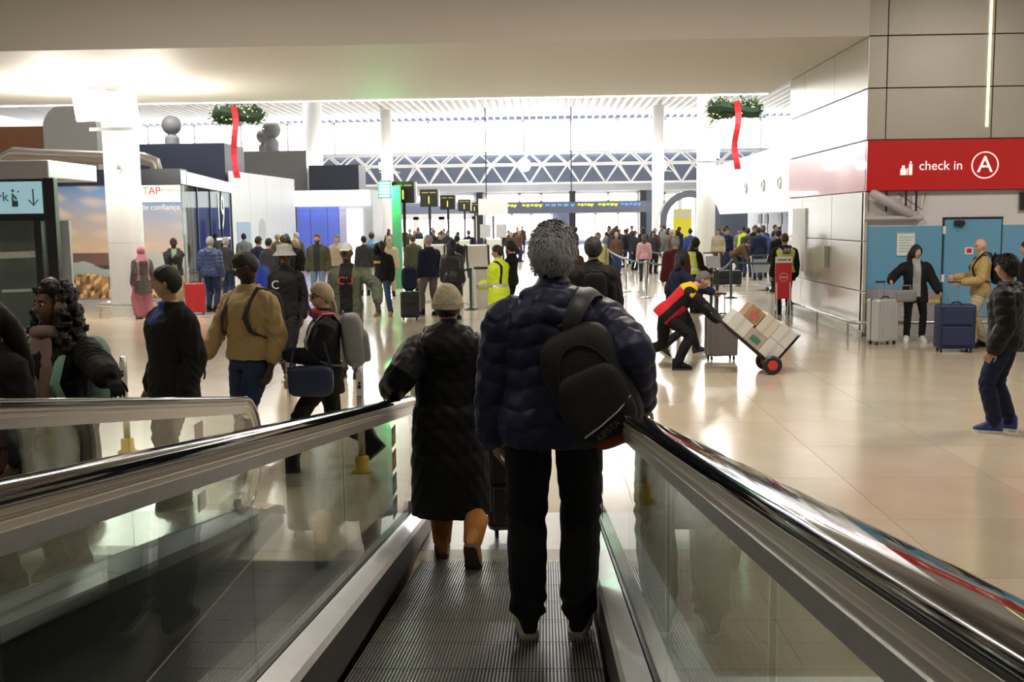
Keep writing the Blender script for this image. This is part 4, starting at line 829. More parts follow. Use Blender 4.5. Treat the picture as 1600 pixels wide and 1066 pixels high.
def person(label, loc, rz, h=1.75, feet=None, hands=None, lean=0, roll_=0, twist=0, head=(0, 0), build=1.0, skinm=SK_L, hair=('short', HB), top=None, bottom=None, shoes=(K_BLACK, SOLEK), boot=0.0, vox=0.012, hand_dir=(None, None), sit=0.0, extra=None, beard=None, glasses=None, hat=None, scarf=None, paint=None, vest=None, curl=0.35, group=None, gloves=None, elbow=None, lip=LIP, name='person', grey_pants=None):
    s = h / 1.75; root = empty(name, loc, math.radians(rz), label, 'person', group)
    hip = Vector((0, 0, (0.935 - sit) * s))
    if feet is None: feet = ((-0.10, 0.02, 0, 4, 0), (0.10, -0.02, 0, -4, 0))
    Rt_ = Matrix.Rotation(math.radians(roll_), 3, 'Y') @ Matrix.Rotation(math.radians(-lean), 3, 'X') @ Matrix.Rotation(math.radians(twist), 3, 'Z')
    T = lambda x, y, z: hip + Rt_ @ (Vector((x, y, z)) * s)
    # legs
    legs = []
    for sd, (fx, fy, fz, yaw, pt) in zip((-1, 1), feet):
        Aq = Vector((fx * s, fy * s, (fz + 0.088) * s)); fd = Vector((-math.sin(math.radians(yaw)), math.cos(math.radians(yaw)), 0))
        H_ = hip + Vector((sd * 0.088 * s * build, 0, -0.02 * s)); K, A2_ = ik(H_, Aq, 0.43 * s, 0.425 * s, fd + Vector((0, 0, 0.1)))
        legs.append((H_, K, A2_, yaw, pt))
    # arms
    arms = []; hd_ = hands or (None, None)
    for i, sd in enumerate((-1, 1)):
        S_ = T(sd * 0.172 * build, -0.01, 0.437); tg = hd_[i]
        if tg is None: tgv = S_ + Vector((sd * 0.06, 0.06, -0.52)) * s
        elif tg[0] == 'w': tgv = root.matrix_basis.inverted() @ Vector(tg[1:])
        else: tgv = Vector(tg) * s
        pole = (elbow[i] if elbow and elbow[i] else (sd * 0.15, -1, -0.2)); E_, W_ = ik(S_, tgv, 0.29 * s, 0.255 * s, pole); arms.append((S_, E_, W_))
    hc = T(0, 0.02, 0.692); RH = Rt_ @ Matrix.Rotation(math.radians(head[0]), 3, 'Z') @ Matrix.Rotation(math.radians(-head[1] ), 3, 'X')
    if lean > 20: RH = Matrix.Rotation(math.radians(roll_), 3, 'Y') @ Matrix.Rotation(math.radians(-lean * 0.45), 3, 'X') @ Matrix.Rotation(math.radians(head[0]), 3, 'Z') @ Matrix.Rotation(math.radians(-head[1]), 3, 'X')
    HM = Matrix.Translation(hc) @ RH.to_4x4()
    def torso_loft(mb, f, g, z0=None, z1=0.6, n=20, hem=None):
        rings = []
        for (z, wx, wy, yo) in TORSO:
            if z0 is not None and z < z0 - 1e-6: continue
            if z > z1: continue
            e = g * (1 if z < 0.5 else 0.6); rings.append([T((wx * build * f + e) * math.copysign(abs(math.cos(t)) ** 0.85, math.cos(t)), yo + (wy * f + e) * math.copysign(abs(math.sin(t)) ** 0.9, math.sin(t)), z) for t in [2 * math.pi * k / n for k in range(n)]])
        mb.loft(rings)
    # ---- body
    b = MB(); torso_loft(b, 0.93, 0)
    for H_, K, A_, yaw, pt in legs:
        limb(b, [H_ + Vector((0, 0, 0.03)) * s, H_.lerp(K, 0.45), K, K.lerp(A_, 0.35), A_], [0.085 * s, 0.07 * s, 0.048 * s, 0.05 * s, 0.034 * s]); fd = Vector((-math.sin(math.radians(yaw)), math.cos(math.radians(yaw)), 0)); b.tube([A_ + Vector((0, 0, -0.03)) * s - fd * 0.03 * s, A_ + Vector((0, 0, -0.045)) * s + fd * 0.1 * s], 0.026 * s, 8)
    for i, (S_, E_, W_) in enumerate(arms):
        limb(b, [S_.lerp(T(0, 0, 0.45), 0.25), S_, S_.lerp(E_, 0.5), E_, E_.lerp(W_, 0.35), W_], [0.05 * s, 0.052 * s, 0.046 * s, 0.038 * s, 0.039 * s, 0.025 * s])
        sd = (-1, 1)[i]; hdv = hand_dir[i]
        if hdv: dv, pn = hdv
        else: dv = (W_ - E_).normalized() + Vector((0, 0.15, 0)); pn = Vector((-sd, 0.1, 0))
        hand(b, W_, dv, pn, s, -sd * 1.0 if False else sd * -1, curl)
    b.tube([T(0, -0.008, 0.48), T(0, 0.0, 0.57), HM @ (Vector((0, -0.012, -0.06)) * s)], [0.062 * s, 0.054 * s, 0.055 * s], 14)
    b.loft([[HM @ q for q in r] for r in head_rings(s)])
    b.tube([HM @ (Vector(q) * s) for q in ((0, 0.078, 0.022), (0, 0.090, 0.004), (0, 0.101, -0.016), (0, 0.094, -0.028))], [0.008 * s, 0.0095 * s, 0.0135 * s, 0.011 * s], 8)
    for sd in (-1, 1): b.ball((0, 0, 0), (0.011 * s, 0.022 * s, 0.031 * s), 10, HM @ TR(sd * 0.077 * s, -0.008 * s, -0.002 * s) @ RZ(-sd * 20))
    sm = [skinm, lip, beard or HB, gloves or skinm]
    bvox = min(vox, 0.009) if vox > 0.0095 else vox
    me = voxel(b, 'body', sm, bvox, 2)
    fc = facec(me); iv = np.array(HM.inverted()); lc = fc @ iv[:3, :3].T + iv[:3, 3]; lc /= s; idx = np.zeros(len(fc), int)
    if vox <= 0.010:
        lp = (lc[:, 1] > 0.06) & (np.abs(lc[:, 0]) < 0.024) & (np.abs(lc[:, 2] + 0.060) < 0.008); idx[lp] = 1
        bw = (lc[:, 1] > 0.05) & (np.abs(np.abs(lc[:, 0]) - 0.032) < 0.019) & (np.abs(lc[:, 2] - 0.031 + 3 * (np.abs(lc[:, 0]) - 0.03) ** 2) < 0.0045); idx[bw] = 2
    if beard:
        bd = (lc[:, 2] < -0.035) & (lc[:, 2] > -0.14) & (lc[:, 1] > 0.0) & (np.abs(lc[:, 0]) < 0.08) & ~((np.abs(lc[:, 0]) < 0.02) & (np.abs(lc[:, 2] + 0.06) < 0.008)); bd &= ~((lc[:, 2] > -0.045) & (np.abs(lc[:, 0]) < 0.03)); idx[bd & (lc[:, 2] < -0.04)] = 2
    if gloves:
        for (S_, E_, W_) in arms: idx[np.linalg.norm(fc - np.array(W_), axis=1) < 0.21 * s] = 3
    setmi(me, idx); link('body', me, root)
    if vox <= 0.010 and glasses != 'dark':
        for sd in (-1, 1):
            c = MB(); c.ball((0, 0, 0), 0.0125 * s, 10, HM @ TR(sd * 0.031 * s, 0.0715 * s, 0.010 * s)); e_ = c.build('eye', mat('eye_white', (0.42, 0.4, 0.38), 0.35), root, smooth=True); c = MB(); c.ball((0, 0, 0), (0.0075 * s, 0.003 * s, 0.0075 * s), 8, HM @ TR(sd * 0.031 * s, 0.0832 * s, 0.010 * s)); c.build('iris', mat('iris', (0.02, 0.012, 0.008), 0.15), e_)
    # ---- trousers
    bt = bottom or dict(m=K_BLACK); tg_ = bt.get('g', 0.014)
    if bt.get('kind') != 'none':
        c = MB(); torso_loft(c, 1.0, 0.006, None, 0.14)
        for H_, K, A_, yaw, pt in legs:
            e = tg_ * s; w_ = bt.get('w', 1.0); limb(c, [H_ + Vector((0, 0, -0.01)) * s, H_.lerp(K, 0.4), K, K.lerp(A_, 0.4), A_ + Vector((0, 0, 0.02)) * s], [0.084 * s + e * 0.6, 0.078 * s + e, (0.054 * s + e) * w_, (0.055 * s + e) * w_, (0.043 * s + e) * w_], 14)
        me = voxel(c, 'trousers', [bt['m']], vox, 3); a, nn = getv(me); z = a[:, 2] / s
        f = (np.sin(a[:, 2] * 61 / s + 5 * np.sin(a[:, 0] * 17 + a[:, 2] * 5) + 4 * np.sin(a[:, 1] * 19 - a[:, 2] * 7)) * (0.0012 + 0.0045 * np.exp(-((z - 0.5) / 0.07) ** 2) + 0.006 * np.exp(-((z - 0.13) / 0.06) ** 2) + 0.003 * np.exp(-((z - 0.85) / 0.06) ** 2)) + 0.002 * np.sin(a[:, 0] * 45 + a[:, 2] * 12) * np.sin(a[:, 1] * 38 - a[:, 2] * 9)) * s; a += nn * f[:, None]; setv(me, a); link(bt.get('name', 'trousers'), me, root)
    # ---- shoes
    for (H_, K, A_, yaw, pt) in legs: shoe(root, A_, yaw, pt, s, shoes[0], shoes[1], boot)
    # ---- top garment
    tp = top or dict(m=K_BLACK); g = tp.get('g', 0.018); z0 = tp.get('z0', -0.10)
    def garment(tp, nm, mats, g, sleeves=True, z0=-0.10, paintf=None, vx=vox):
        c = MB(); torso_loft(c, 1.0, g, z0, tp.get('ztop', 0.56))
        if tp.get('skirt'):
            zh, fl_ = tp['skirt']; rings = []
            for k in range(7):
                t = k / 6; z = -0.02 + (zh - 0.935 + 0.02) * t; wx = (0.168 * build + g) * (1 + fl_ * t); wy = (0.125 + g) * (1 + (fl_ + 0.08) * t); rings.append([hip + Vector((wx * math.cos(q), wy * math.sin(q), z)) * s for q in [2 * math.pi * j / 24 for j in range(24)]])
            c.loft(rings)
        if sleeves:
            sl_ = tp.get('sleeve', 0.97)
            for (S_, E_, W_) in arms:
                e = g * s * tp.get('sg', 1.0); We = E_.lerp(W_, sl_); limb(c, [S_.lerp(T(0, 0, 0.45), 0.35), S_ + Vector((0, 0, -0.008)) * s, S_.lerp(E_, 0.5), E_, E_.lerp(We, 0.45), We], [0.056 * s + e * 0.5, 0.053 * s + e * 0.9, 0.051 * s + e, 0.046 * s + e, 0.044 * s + e, 0.033 * s + e], 14)
        if tp.get('collar'):
            ch = tp['collar']; c.tube([T(0, -0.008, 0.50), T(0, 0.0, 0.53 + ch * 0.5), T(0, 0.004, 0.53 + ch)], [0.085 * s, 0.078 * s, 0.076 * s], 18)
        if tp.get('hood'):
            hk = tp['hood']; c.ball((0, 0, 0), (0.135 * s * hk, 0.075 * s * hk, 0.115 * s * hk), 16, Matrix.Translation(T(0, -0.105, 0.47)) @ Rt_.to_4x4() @ RX(-20)); c.tube([T(-0.11, -0.05, 0.53), T(-0.09, 0.05, 0.52), T(-0.05, 0.10, 0.47)], [0.04 * s * hk, 0.036 * s, 0.026 * s], 10); c.tube([T(0.11, -0.05, 0.53), T(0.09, 0.05, 0.52), T(0.05, 0.10, 0.47)], [0.04 * s * hk, 0.036 * s, 0.026 * s], 10)
        me = voxel(c, nm, mats, vx, 3); a, nn = getv(me)
        # per-vertex bone and running length
        segs = [(T(0, 0, -0.35 if tp.get('skirt') else -0.1), T(0, 0, 0.58), 0)] + [q for (S_, E_, W_) in arms for q in ((S_, E_, 1), (E_, W_, 2))] if sleeves else [(T(0, 0, -0.1), T(0, 0, 0.58), 0)]
        best = np.full(len(a), 1e9); qv = np.zeros(len(a)); kd = np.zeros(len(a), int)
        for A_, B_, kind in segs:
            A__, B__ = np.array(A_), np.array(B_); d_ = B__ - A__; L_ = np.linalg.norm(d_); t = np.clip(((a - A__) @ d_) / (L_ * L_), 0, 1); di = np.linalg.norm(a - (A__ + t[:, None] * d_), axis=1) - (0.10 * s if kind == 0 else 0); bet = di < best; best[bet] = di[bet]; qv[bet] = (t * L_ + (0.29 * s if kind == 2 else 0))[bet]; kd[bet] = kind
        if tp.get('quilt'):
            sp = tp['quilt'] * s; amp = tp.get('qa', 0.009) * s; tw = a @ np.array(Rt_)[:, 0]; ph = qv + 0.012 * np.sin(tw * 30); f = amp * (np.abs(np.sin(np.pi * ph / sp)) ** 0.55 - 0.65) + 0.003 * s * np.sin(a[:, 0] * 61 + 9 * qv) * np.sin(a[:, 2] * 47 + a[:, 1] * 53)
        else:
            f = 0.0042 * s * np.sin(qv * 52 / s + 6 * np.sin(a[:, 0] * 13 + a[:, 1] * 17 + qv * 9)) * np.where(kd == 0, 0.45, 0.6 + 0.9 * np.exp(-((qv / s - 0.29) / 0.08) ** 2)) + 0.003 * s * np.sin(a[:, 0] * 40 + a[:, 2] * 23) * np.sin(a[:, 2] * 31 - a[:, 1] * 27)
        a = a + nn * f[:, None]; setv(me, a)
        if paintf is not None:
            fc = facec(me); Ri = np.array(Rt_.inverted()); lc = ((fc - np.array(hip)) @ Ri.T) / s
            dist = [np.min([np.linalg.norm(fc - (np.array(A_) + np.clip(((fc - np.array(A_)) @ (np.array(B_) - np.array(A_))) / ((B_ - A_).length ** 2), 0, 1)[:, None] * (np.array(B_) - np.array(A_))), axis=1) for A_, B_ in ((S_, E_), (E_, W_))], axis=0) for (S_, E_, W_) in arms]
            arm = np.min(dist, axis=0) < (0.085 * s); setmi(me, paintf(lc, arm))
        return link(tp.get('name', nm), me, root)
    mats = [tp['m']] + ([tp['m2']] if 'm2' in tp else []) + ([tp['m3']] if 'm3' in tp else [])
    garment(tp, tp.get('name', 'jacket'), mats, g, True, z0, tp.get('paint'))
    if vest: garment(dict(vest, ztop=0.53), 'vest', [vest['m'], K_REFL], g + 0.012, False, vest.get('z0', -0.05), lambda lc, arm: np.where((np.abs(lc[:, 2] - 0.10) < 0.028) | ((np.abs(np.abs(lc[:, 0]) - 0.11) < 0.022) & (lc[:, 2] > 0.1)), 1, 0), vx=max(vox, 0.010))
    # ---- hair
    if hair:
        kind, hm = hair; c = MB()
        if kind in ('short', 'crop', 'long', 'bob', 'pony', 'thick'):
            gr = {'crop': 0.005, 'short': 0.010, 'thick': 0.018, 'long': 0.016, 'bob': 0.018, 'pony': 0.013}[kind]; rings = head_rings(1.0, 0.0, 36, 30); n = 36
            vs = [q for r in rings for q in r]; fs = []
            tbl = {'crop': (0.068, 0.034, 0.004, -0.055), 'short': (0.064, 0.030, -0.006, -0.072), 'thick': (0.062, 0.026, -0.018, -0.088), 'long': (0.060, -0.05, -0.115, -0.12), 'bob': (0.058, -0.05, -0.115, -0.12), 'pony': (0.064, 0.02, -0.02, -0.078)}[kind]
            def thr(q):
                ys = (0.085, 0.045, 0.0, -0.05); 
                if q.y >= ys[0]: t = tbl[0]
                elif q.y <= ys[3]: t = tbl[3]
                else:
                    for i in range(3):
                        if q.y >= ys[i + 1]: f_ = (q.y - ys[i + 1]) / (ys[i] - ys[i + 1]); t = tbl[i + 1] + (tbl[i] - tbl[i + 1]) * f_; break
                if abs(q.x) < 0.052 and q.y > 0.03: t = max(t, 0.060 - 0.25 * abs(q.x))
                return t
            mg = [q.z - thr(q) for q in vs]
            def ok(q): return q.z > thr(q)
            for j in range(len(rings) - 1):
                for k in range(n):
                    ids = (j * n + k, j * n + (k + 1) % n, (j + 1) * n + (k + 1) % n, (j + 1) * n + k)
                    if sum(mg[i] > -0.004 for i in ids) >= 3: fs.append(ids)
            fs.append(tuple((len(rings) - 1) * n + i for i in range(n)))
            vs2 = [HM @ ((q + q.normalized() * (0.0035 + gr * max(0.0, min(1, m_ / 0.04)) ** 0.7 * (0.3 + 0.7 * max(0.0, min(1, (q.z + 0.01) / 0.07)) if kind in ('short', 'crop') else 1) * (1 + 0.25 * math.sin(q.x * 150 + q.z * 80) * math.sin(q.y * 120 + 1.3)))) * s) for q, m_ in zip(vs, mg)]
            c.add(vs2, fs)
            if kind in ('long', 'bob', 'pony'):
                Lh = {'long': 0.30, 'bob': 0.06, 'pony': 0.22}[kind]; wd = 0.085 if kind != 'pony' else 0.03
                c.tube([HM @ (Vector(q) * s) for q in ((0, -0.075, 0.02), (0, -0.105, -0.06), (0, -0.115, -0.12), (0, -0.12, -0.12 - Lh * 0.6), (0, -0.11, -0.12 - Lh))], [wd * 0.8 * s, wd * s, wd * s, wd * 0.9 * s, wd * 0.5 * s], 14, flat=0.5, hint=(0, -1, 0.01))
            me = c.mesh('hair', hm, True); o = link('hair', me, root); sf = o.modifiers.new('s', 'SOLIDIFY'); sf.thickness = 0.003 * s; sf.offset = 1
        elif kind == 'curly':
            for k in range(620):
                a_ = random.uniform(0, 2 * math.pi); zz = random.uniform(-0.44, 0.135); R_ = (0.125 - 0.35 * max(0, zz - 0.06) if zz > 0.03 else 0.13 + 0.055 * min(1, (0.03 - zz) / 0.2)) * random.uniform(0.72, 1.05); x = R_ * math.cos(a_); y = R_ * math.sin(a_) * 0.85 - 0.02
                if y > 0.0 and zz < 0.08 and abs(x) < 0.088: continue
                if y > 0.045: continue
                if zz < -0.2 and y > -0.02 and abs(x) < 0.1: continue
                c.ball(HM @ (Vector((x, y, zz)) * s), random.uniform(0.018, 0.028) * s, 7)
            c.loft([[HM @ q for q in r] for r in head_rings(s, 0.012)[13:]])
            me = voxel(c, 'hair', [hm], 0.0075, 1); a, nn = getv(me); a += nn * (0.008 * np.sin(a[:, 0] * 170 + 2 * np.sin(a[:, 2] * 90)) * np.sin(a[:, 2] * 190 + a[:, 1] * 120))[:, None]; setv(me, a); link('hair', me, root)
        if kind == 'thick' and vox <= 0.008:   # loose locks
            c = MB()
            for k in range(2200):
                th = random.uniform(0, 2 * math.pi); ph = random.uniform(-0.55, 1.5); q = Vector((math.cos(ph) * math.cos(th) * 0.088, math.cos(ph) * math.sin(th) * 0.111, math.sin(ph) * 0.130)) * 1.03
                if not ok(q): continue
                tn_ = Vector((random.gauss(0, 0.5), random.gauss(-0.3, 0.5), -0.9)); nrm = q.normalized(); tn_ = (tn_ - nrm * tn_.dot(nrm)).normalized(); L_ = random.uniform(0.025, 0.05); w_ = nrm.cross(tn_) * 0.0035
                p1 = q + tn_ * L_ * 0.5 + nrm * 0.008; p2 = q + tn_ * L_ + nrm * random.uniform(0.002, 0.014); c.add([HM @ (v * s) for v in (q + w_, q - w_, p1 - w_, p1 + w_, p2)], [(0, 1, 2, 3), (3, 2, 4)])
            o = c.build('loose_locks', hm, root); tag(o, kind='stuff')
    if hat:
        kind, hm = hat; c = MB()
        if kind == 'cap':
            c.loft([[HM @ q for q in r] for r in head_rings(s, 0.02)[11:]]); 
            o = c.build('cap', hm, root, smooth=True); c = MB(); c.loft([[HM @ (Vector((x, y, z)) * s) for x, y, z in ring] for ring in ([(-0.07, 0.075, 0.055), (0.07, 0.075, 0.055), (0.07, 0.075, 0.048), (-0.07, 0.075, 0.048)], [(-0.06, 0.15, 0.035), (0.06, 0.15, 0.035), (0.06, 0.15, 0.03), (-0.06, 0.15, 0.03)])]); c.build('brim', hm, o)
        elif kind == 'bucket':
            c.lathe([(0.155 * s, -0.005 * s), (0.152 * s, 0.0), (0.105 * s, 0.055 * s), (0.1 * s, 0.11 * s), (0.085 * s, 0.135 * s), (0.02 * s, 0.142 * s)], n=24, M=HM @ TR(0, -0.005 * s, 0.0 * s + 0.02 * s)); c.build('bucket_hat', hm, root, smooth=True)
        elif kind == 'beanie':
            c.loft([[HM @ q for q in r] for r in head_rings(s, 0.018)[9:]]); o = c.build('knitted_cap', hm, root, smooth=True); c = MB(); c.lathe([(0.0985 * s, -0.03 * s), (0.106 * s, -0.028 * s), (0.107 * s, 0.01 * s), (0.0985 * s, 0.012 * s)], n=26, M=HM @ TR(0, -0.004 * s, 0.01 * s) @ Matrix.Diagonal((0.93, 1.09, 1, 1))); c.build('cuff', hm, o, smooth=True)
        elif kind == 'hijab':
            rr = [[HM @ q for q in r] for r in head_rings(s, 0.02)]; vs = [q for r in rr for q in r]; n = 28; fs = [(j * n + k, j * n + (k + 1) % n, (j + 1) * n + (k + 1) % n, (j + 1) * n + k) for j in range(len(rr) - 1) for k in range(n)]
            li = HM.inverted(); fs = [f for f in fs if not all((li @ vs[i]).y > 0.055 * s and (li @ vs[i]).z < 0.06 * s for i in f)]; fs.append(tuple((len(rr) - 1) * n + i for i in range(n))); c.add(vs, fs); c.tube([HM @ (Vector((0, -0.02, -0.08)) * s), T(0, -0.01, 0.46)], [0.1 * s, 0.15 * s], 16); c.build('headscarf', hm, root, smooth=True)
        elif kind == 'phones':
            c.tube([HM @ (Vector((0.116 * math.cos(t), 0.012, 0.0 + 0.158 * math.sin(t))) * s) for t in [math.pi * k / 14 for k in range(15)]], 0.024 * s, 8, flat=0.35, hint=(1, 0, 0)); o = c.build('headphone_band', hm, root, smooth=True)
            for sd in (-1, 1): c = MB(); c.lathe([(0.036 * s, 0), (0.04 * s, 0.012 * s), (0.036 * s, 0.03 * s), (0.02 * s, 0.034 * s)], n=16, M=HM @ TR(sd * 0.092 * s, 0.005 * s, -0.005) @ RY(sd * 90)); c.build('ear_cup', hm, o, smooth=True)
    if glasses:
        c = MB(); gm = mat('lens_dark', (0.01, 0.01, 0.01), 0.1) if glasses == 'dark' else m_steel
        for sd in (-1, 1):
            pts = [HM @ (Vector((sd * 0.034 + 0.026 * math.cos(t), 0.092 - 0.25 * abs(0.026 * math.cos(t) * sd + 0.0), 0.010 + 0.019 * math.sin(t))) * s) for t in [2 * math.pi * k / 14 for k in range(15)]]
            if glasses == 'dark': c.add(pts[:14], [tuple(range(14))]); c.tube(pts, 0.003 * s, 5)
            else: c.tube(pts, 0.0018 * s, 5)
            c.tube([HM @ (Vector(q) * s) for q in ((sd * 0.06, 0.085, 0.014), (sd * 0.08, 0.02, 0.012), (sd * 0.082, -0.015, 0.0))], 0.0022 * s if glasses != 'dark' else 0.004 * s, 5)
        c.tube([HM @ (Vector(q) * s) for q in ((-0.01, 0.095, 0.014), (0.01, 0.095, 0.014))], 0.002 * s, 5); c.build('glasses', gm, root)
    if scarf:
        c = MB(); c.tube([T(0.095 * math.cos(t), 0.01 + 0.09 * math.sin(t), 0.53 + 0.02 * math.sin(t)) for t in [2 * math.pi * k / 16 for k in range(17)]], 0.042 * s, 10); 
        if scarf[1]: c.tube([T(0.03, 0.12, 0.5), T(0.045, 0.16, 0.3), T(0.05, 0.165, 0.08)], [0.04 * s, 0.05 * s, 0.05 * s], 10, flat=0.3, hint=(0, 1, 0.01)); c.tube([T(-0.03, 0.12, 0.5), T(-0.05, 0.16, 0.35), T(-0.05, 0.165, 0.15)], [0.04 * s, 0.05 * s, 0.05 * s], 10, flat=0.3, hint=(0, 1, 0.01))
        c.build('scarf', scarf[0], root, smooth=True)
    root_info = dict(root=root, T=T, Rt=Rt_, HM=HM, arms=arms, legs=legs, hip=hip, s=s)
    return root_info
def at_person(pi, M):   # world matrix for something placed in a person's frame
    return pi['root'].matrix_basis @ M
# ------------------------------------------------------------------ luggage
def blob(name, c, half, e, mats, vox, parent=None, M=None):
    mb = MB(); n = 20; hh = 14; rings = []
    for j in range(1, hh):
        ph = math.pi * j / hh - math.pi / 2; sp = lambda v, p: math.copysign(abs(v) ** p, v)
        rings.append([Vector((half[0] * sp(math.cos(ph), e) * sp(math.cos(t), e), half[1] * sp(math.cos(ph), e) * sp(math.sin(t), e), half[2] * sp(math.sin(ph), e))) + Vector(c) for t in [2 * math.pi * k / n for k in range(n)]])
    mb.loft(rings)
    return mb
def backpack(label, M, m_main, m_trim, w_=0.30, h_=0.46, d_=0.17, group=None, pocket=True, straps=True):
    root = empty('backpack', (0, 0, 0), 0, label, 'backpack', group); root.matrix_basis = M
    b = blob('b', (0, -d_ * 0.5, 0), (w_ / 2, d_ * 0.55, h_ / 2), 0.55, None, 0.01); o = b.build('main_bag', m_main, root, smooth=True)
    if pocket:
        b = blob('p', (0, -d_ * 1.0, -h_ * 0.14), (w_ * 0.41, d_ * 0.25, h_ * 0.30), 0.5, None, 0.01); b.build('front_pocket', m_main, root, smooth=True)
        c = MB(); c.tube([(w_ * 0.36 * math.cos(t), -d_ * 1.03, -h_ * 0.05 + h_ * 0.42 * math.sin(t)) for t in [math.radians(10 + 160 * k / 14) for k in range(15)]], 0.004, 5); c.build('zip', m_trim, root)
    c = MB(); c.tube([(-0.03, -0.03, h_ * 0.47), (-0.03, -0.04, h_ * 0.54), (0.03, -0.04, h_ * 0.54), (0.03, -0.03, h_ * 0.47)], 0.009, 6); c.build('grab_handle', m_trim, root)
    if straps:
        for sd in (-1, 1):
            c = MB(); c.tube([(sd * 0.085, 0.0, h_ * 0.36), (sd * 0.10, 0.05, h_ * 0.50 + 0.02), (sd * 0.112, 0.14, h_ * 0.50 + 0.03), (sd * 0.118, 0.24, h_ * 0.36), (sd * 0.125, 0.315, h_ * 0.06), (sd * 0.16, 0.29, -h_ * 0.2), (sd * 0.20, 0.14, -h_ * 0.36), (sd * 0.15, 0.02, -h_ * 0.42)], [0.026, 0.03, 0.032, 0.032, 0.03, 0.022, 0.016, 0.014], 8, flat=0.35, hint=(0, -0.3, 1)); c.build('strap', m_trim, root, smooth=True)
    return root
def suitcase(label, loc, rz, w_, d_, h_, shell, hard=True, handle=0.35, group=None, trim=None, ribs=5):
    root = empty('suitcase', loc, math.radians(rz), label, 'suitcase', group); trim = trim or m_black
    c = MB(); c.rbox((-w_ / 2, -d_ / 2, 0.06), (w_ / 2, d_ / 2, h_), 0.05, n=4); c.build('shell', shell, root, bevel=0.03)
    if hard:
        for k in range(ribs):
            x = -w_ * 0.38 + w_ * 0.76 * k / (ribs - 1)
            for sd in (-1, 1): q = MB(); q.box((x - 0.018, sd * d_ / 2 - 0.006, 0.12), (x + 0.018, sd * d_ / 2 + 0.006, h_ - 0.07)); q.build('rib', shell, root, bevel=0.005)
        q = MB(); q.rbox((-w_ / 2 - 0.004, -0.012, 0.055), (w_ / 2 + 0.004, 0.012, h_ + 0.004), 0.01); q.build('zip_seam', trim, root)
    else:
        q = MB(); q.rbox((-w_ * 0.4, -d_ / 2 - 0.035, 0.12), (w_ * 0.4, -d_ / 2 + 0.01, h_ * 0.55), 0.02); q.build('front_pocket', shell, root, bevel=0.015); q = MB(); q.rbox((-w_ * 0.4, -d_ / 2 - 0.025, h_ * 0.6), (w_ * 0.4, -d_ / 2 + 0.01, h_ * 0.92), 0.012); q.build('top_pocket', shell, root, bevel=0.012)
    q = MB(); q.lathe([(0.012, -0.012), (0.028, -0.012), (0.028, 0.012), (0.012, 0.012)], n=12, M=RY(90)); wm = q.mesh('wheel', m_black, True)
    for sx in (-1, 1):
        for sy in (-1, 1):
            o = link('wheel', wm, root); o.location = (sx * (w_ / 2 - 0.06), sy * (d_ / 2 - 0.05), 0.028); q = MB(); q.box((-0.02, -0.02, 0.03), (0.02, 0.02, 0.07)); hs = q.build('caster', trim, o)
    q = MB(); q.tube([(-0.08, -d_ * 0.2, h_), (-0.05, -d_ * 0.2, h_ + 0.035), (0.05, -d_ * 0.2, h_ + 0.035), (0.08, -d_ * 0.2, h_)], 0.012, 6); q.build('carry_handle', trim, root)
    if handle:
        for sx in (-1, 1): q = MB(); q.tube([(sx * 0.075, d_ * 0.3, h_), (sx * 0.075, d_ * 0.3, h_ + handle)], 0.009, 6); q.build('tube', m_steel, root)
        q = MB(); q.tube([(-0.09, d_ * 0.3, h_ + handle), (0.09, d_ * 0.3, h_ + handle)], 0.016, 8); q.build('pull_grip', trim, root)
    return root
# ------------------------------------------------------------------ foreground people
def gx(px, Y): return xat(px, Y, 500)
GRND = lambda y: max(0.1404 * (6.40 - y), 0.0); GRND2 = lambda y: max(0.1662 * (6.50 - y), 0.0)
m_puff = mat('navy_puffer', (0.016, 0.02, 0.06), 0.5, noise=0.12, nscale=10, bump=0.12, bscale=40, spec=0.4)
m_coat = mat('black_puffer', (0.005, 0.005, 0.006), 0.55, noise=0.1, nscale=10, bump=0.15, bscale=30, spec=0.25)
DOWN = (0, 0, -1)
# man in navy puffer jacket
y = 4.52; man = person('grey haired man in navy quilted jacket standing on the walkway, seen from behind', (0.035, y, GRND(y)), 0, 1.82, vox=0.0075, build=1.16, hair=('thick', HG), skinm=SK_L,
    top=dict(m=m_puff, g=0.042, quilt=0.085, qa=0.010, collar=0.045, z0=-0.10, hood=0.72), bottom=dict(m=K_BLACK, g=0.024, w=1.12), shoes=(K_BLACK, SOLE),
    hands=((-0.265, 0.10, 0.83), ('w', 0.39, 4.36, 1.325)), hand_dir=(((0.25, 0.2, -1), (0.9, 0.2, 0.1)), ((0.1, 1, -0.35), (-0.25, 0, -1))), elbow=((-0.4, -1, 0), (0.45, -1, -0.5)), feet=((-0.115, 0.0, 0, 6, 0), (0.10, 0.02, 0, -8, 0)), head=(0, 3))
bk = backpack('black backpack hanging from the right shoulder of the man in navy jacket', TR(0.20, 4.36, 1.43) @ RZ(-6) @ RY(-24), mat('bag_black', (0.012, 0.012, 0.013), 0.7, bump=0.3, bscale=120), mat('bag_trim', (0.03, 0.03, 0.033), 0.5), 0.34, 0.50, 0.17, straps=False)
c = MB(); c.tube([(-0.01, -0.07, 0.20), (0.02, -0.085, 0.26), (0.055, -0.078, 0.295), (0.09, -0.055, 0.325), (0.125, 0.03, 0.348), (0.15, 0.14, 0.335), (0.17, 0.25, 0.27)], [0.03, 0.036, 0.04, 0.04, 0.04, 0.036, 0.03], 10, flat=0.28, hint=(0, -1, 0.2)); c.build('strap', MATS['bag_trim'], bk, smooth=True)
c = MB(); c.tube([(-0.155, -0.12, -0.02), (-0.16, -0.10, 0.10), (-0.13, -0.10, 0.16)], 0.012, 6); c.build('side_loop', MATS['bag_trim'], bk)
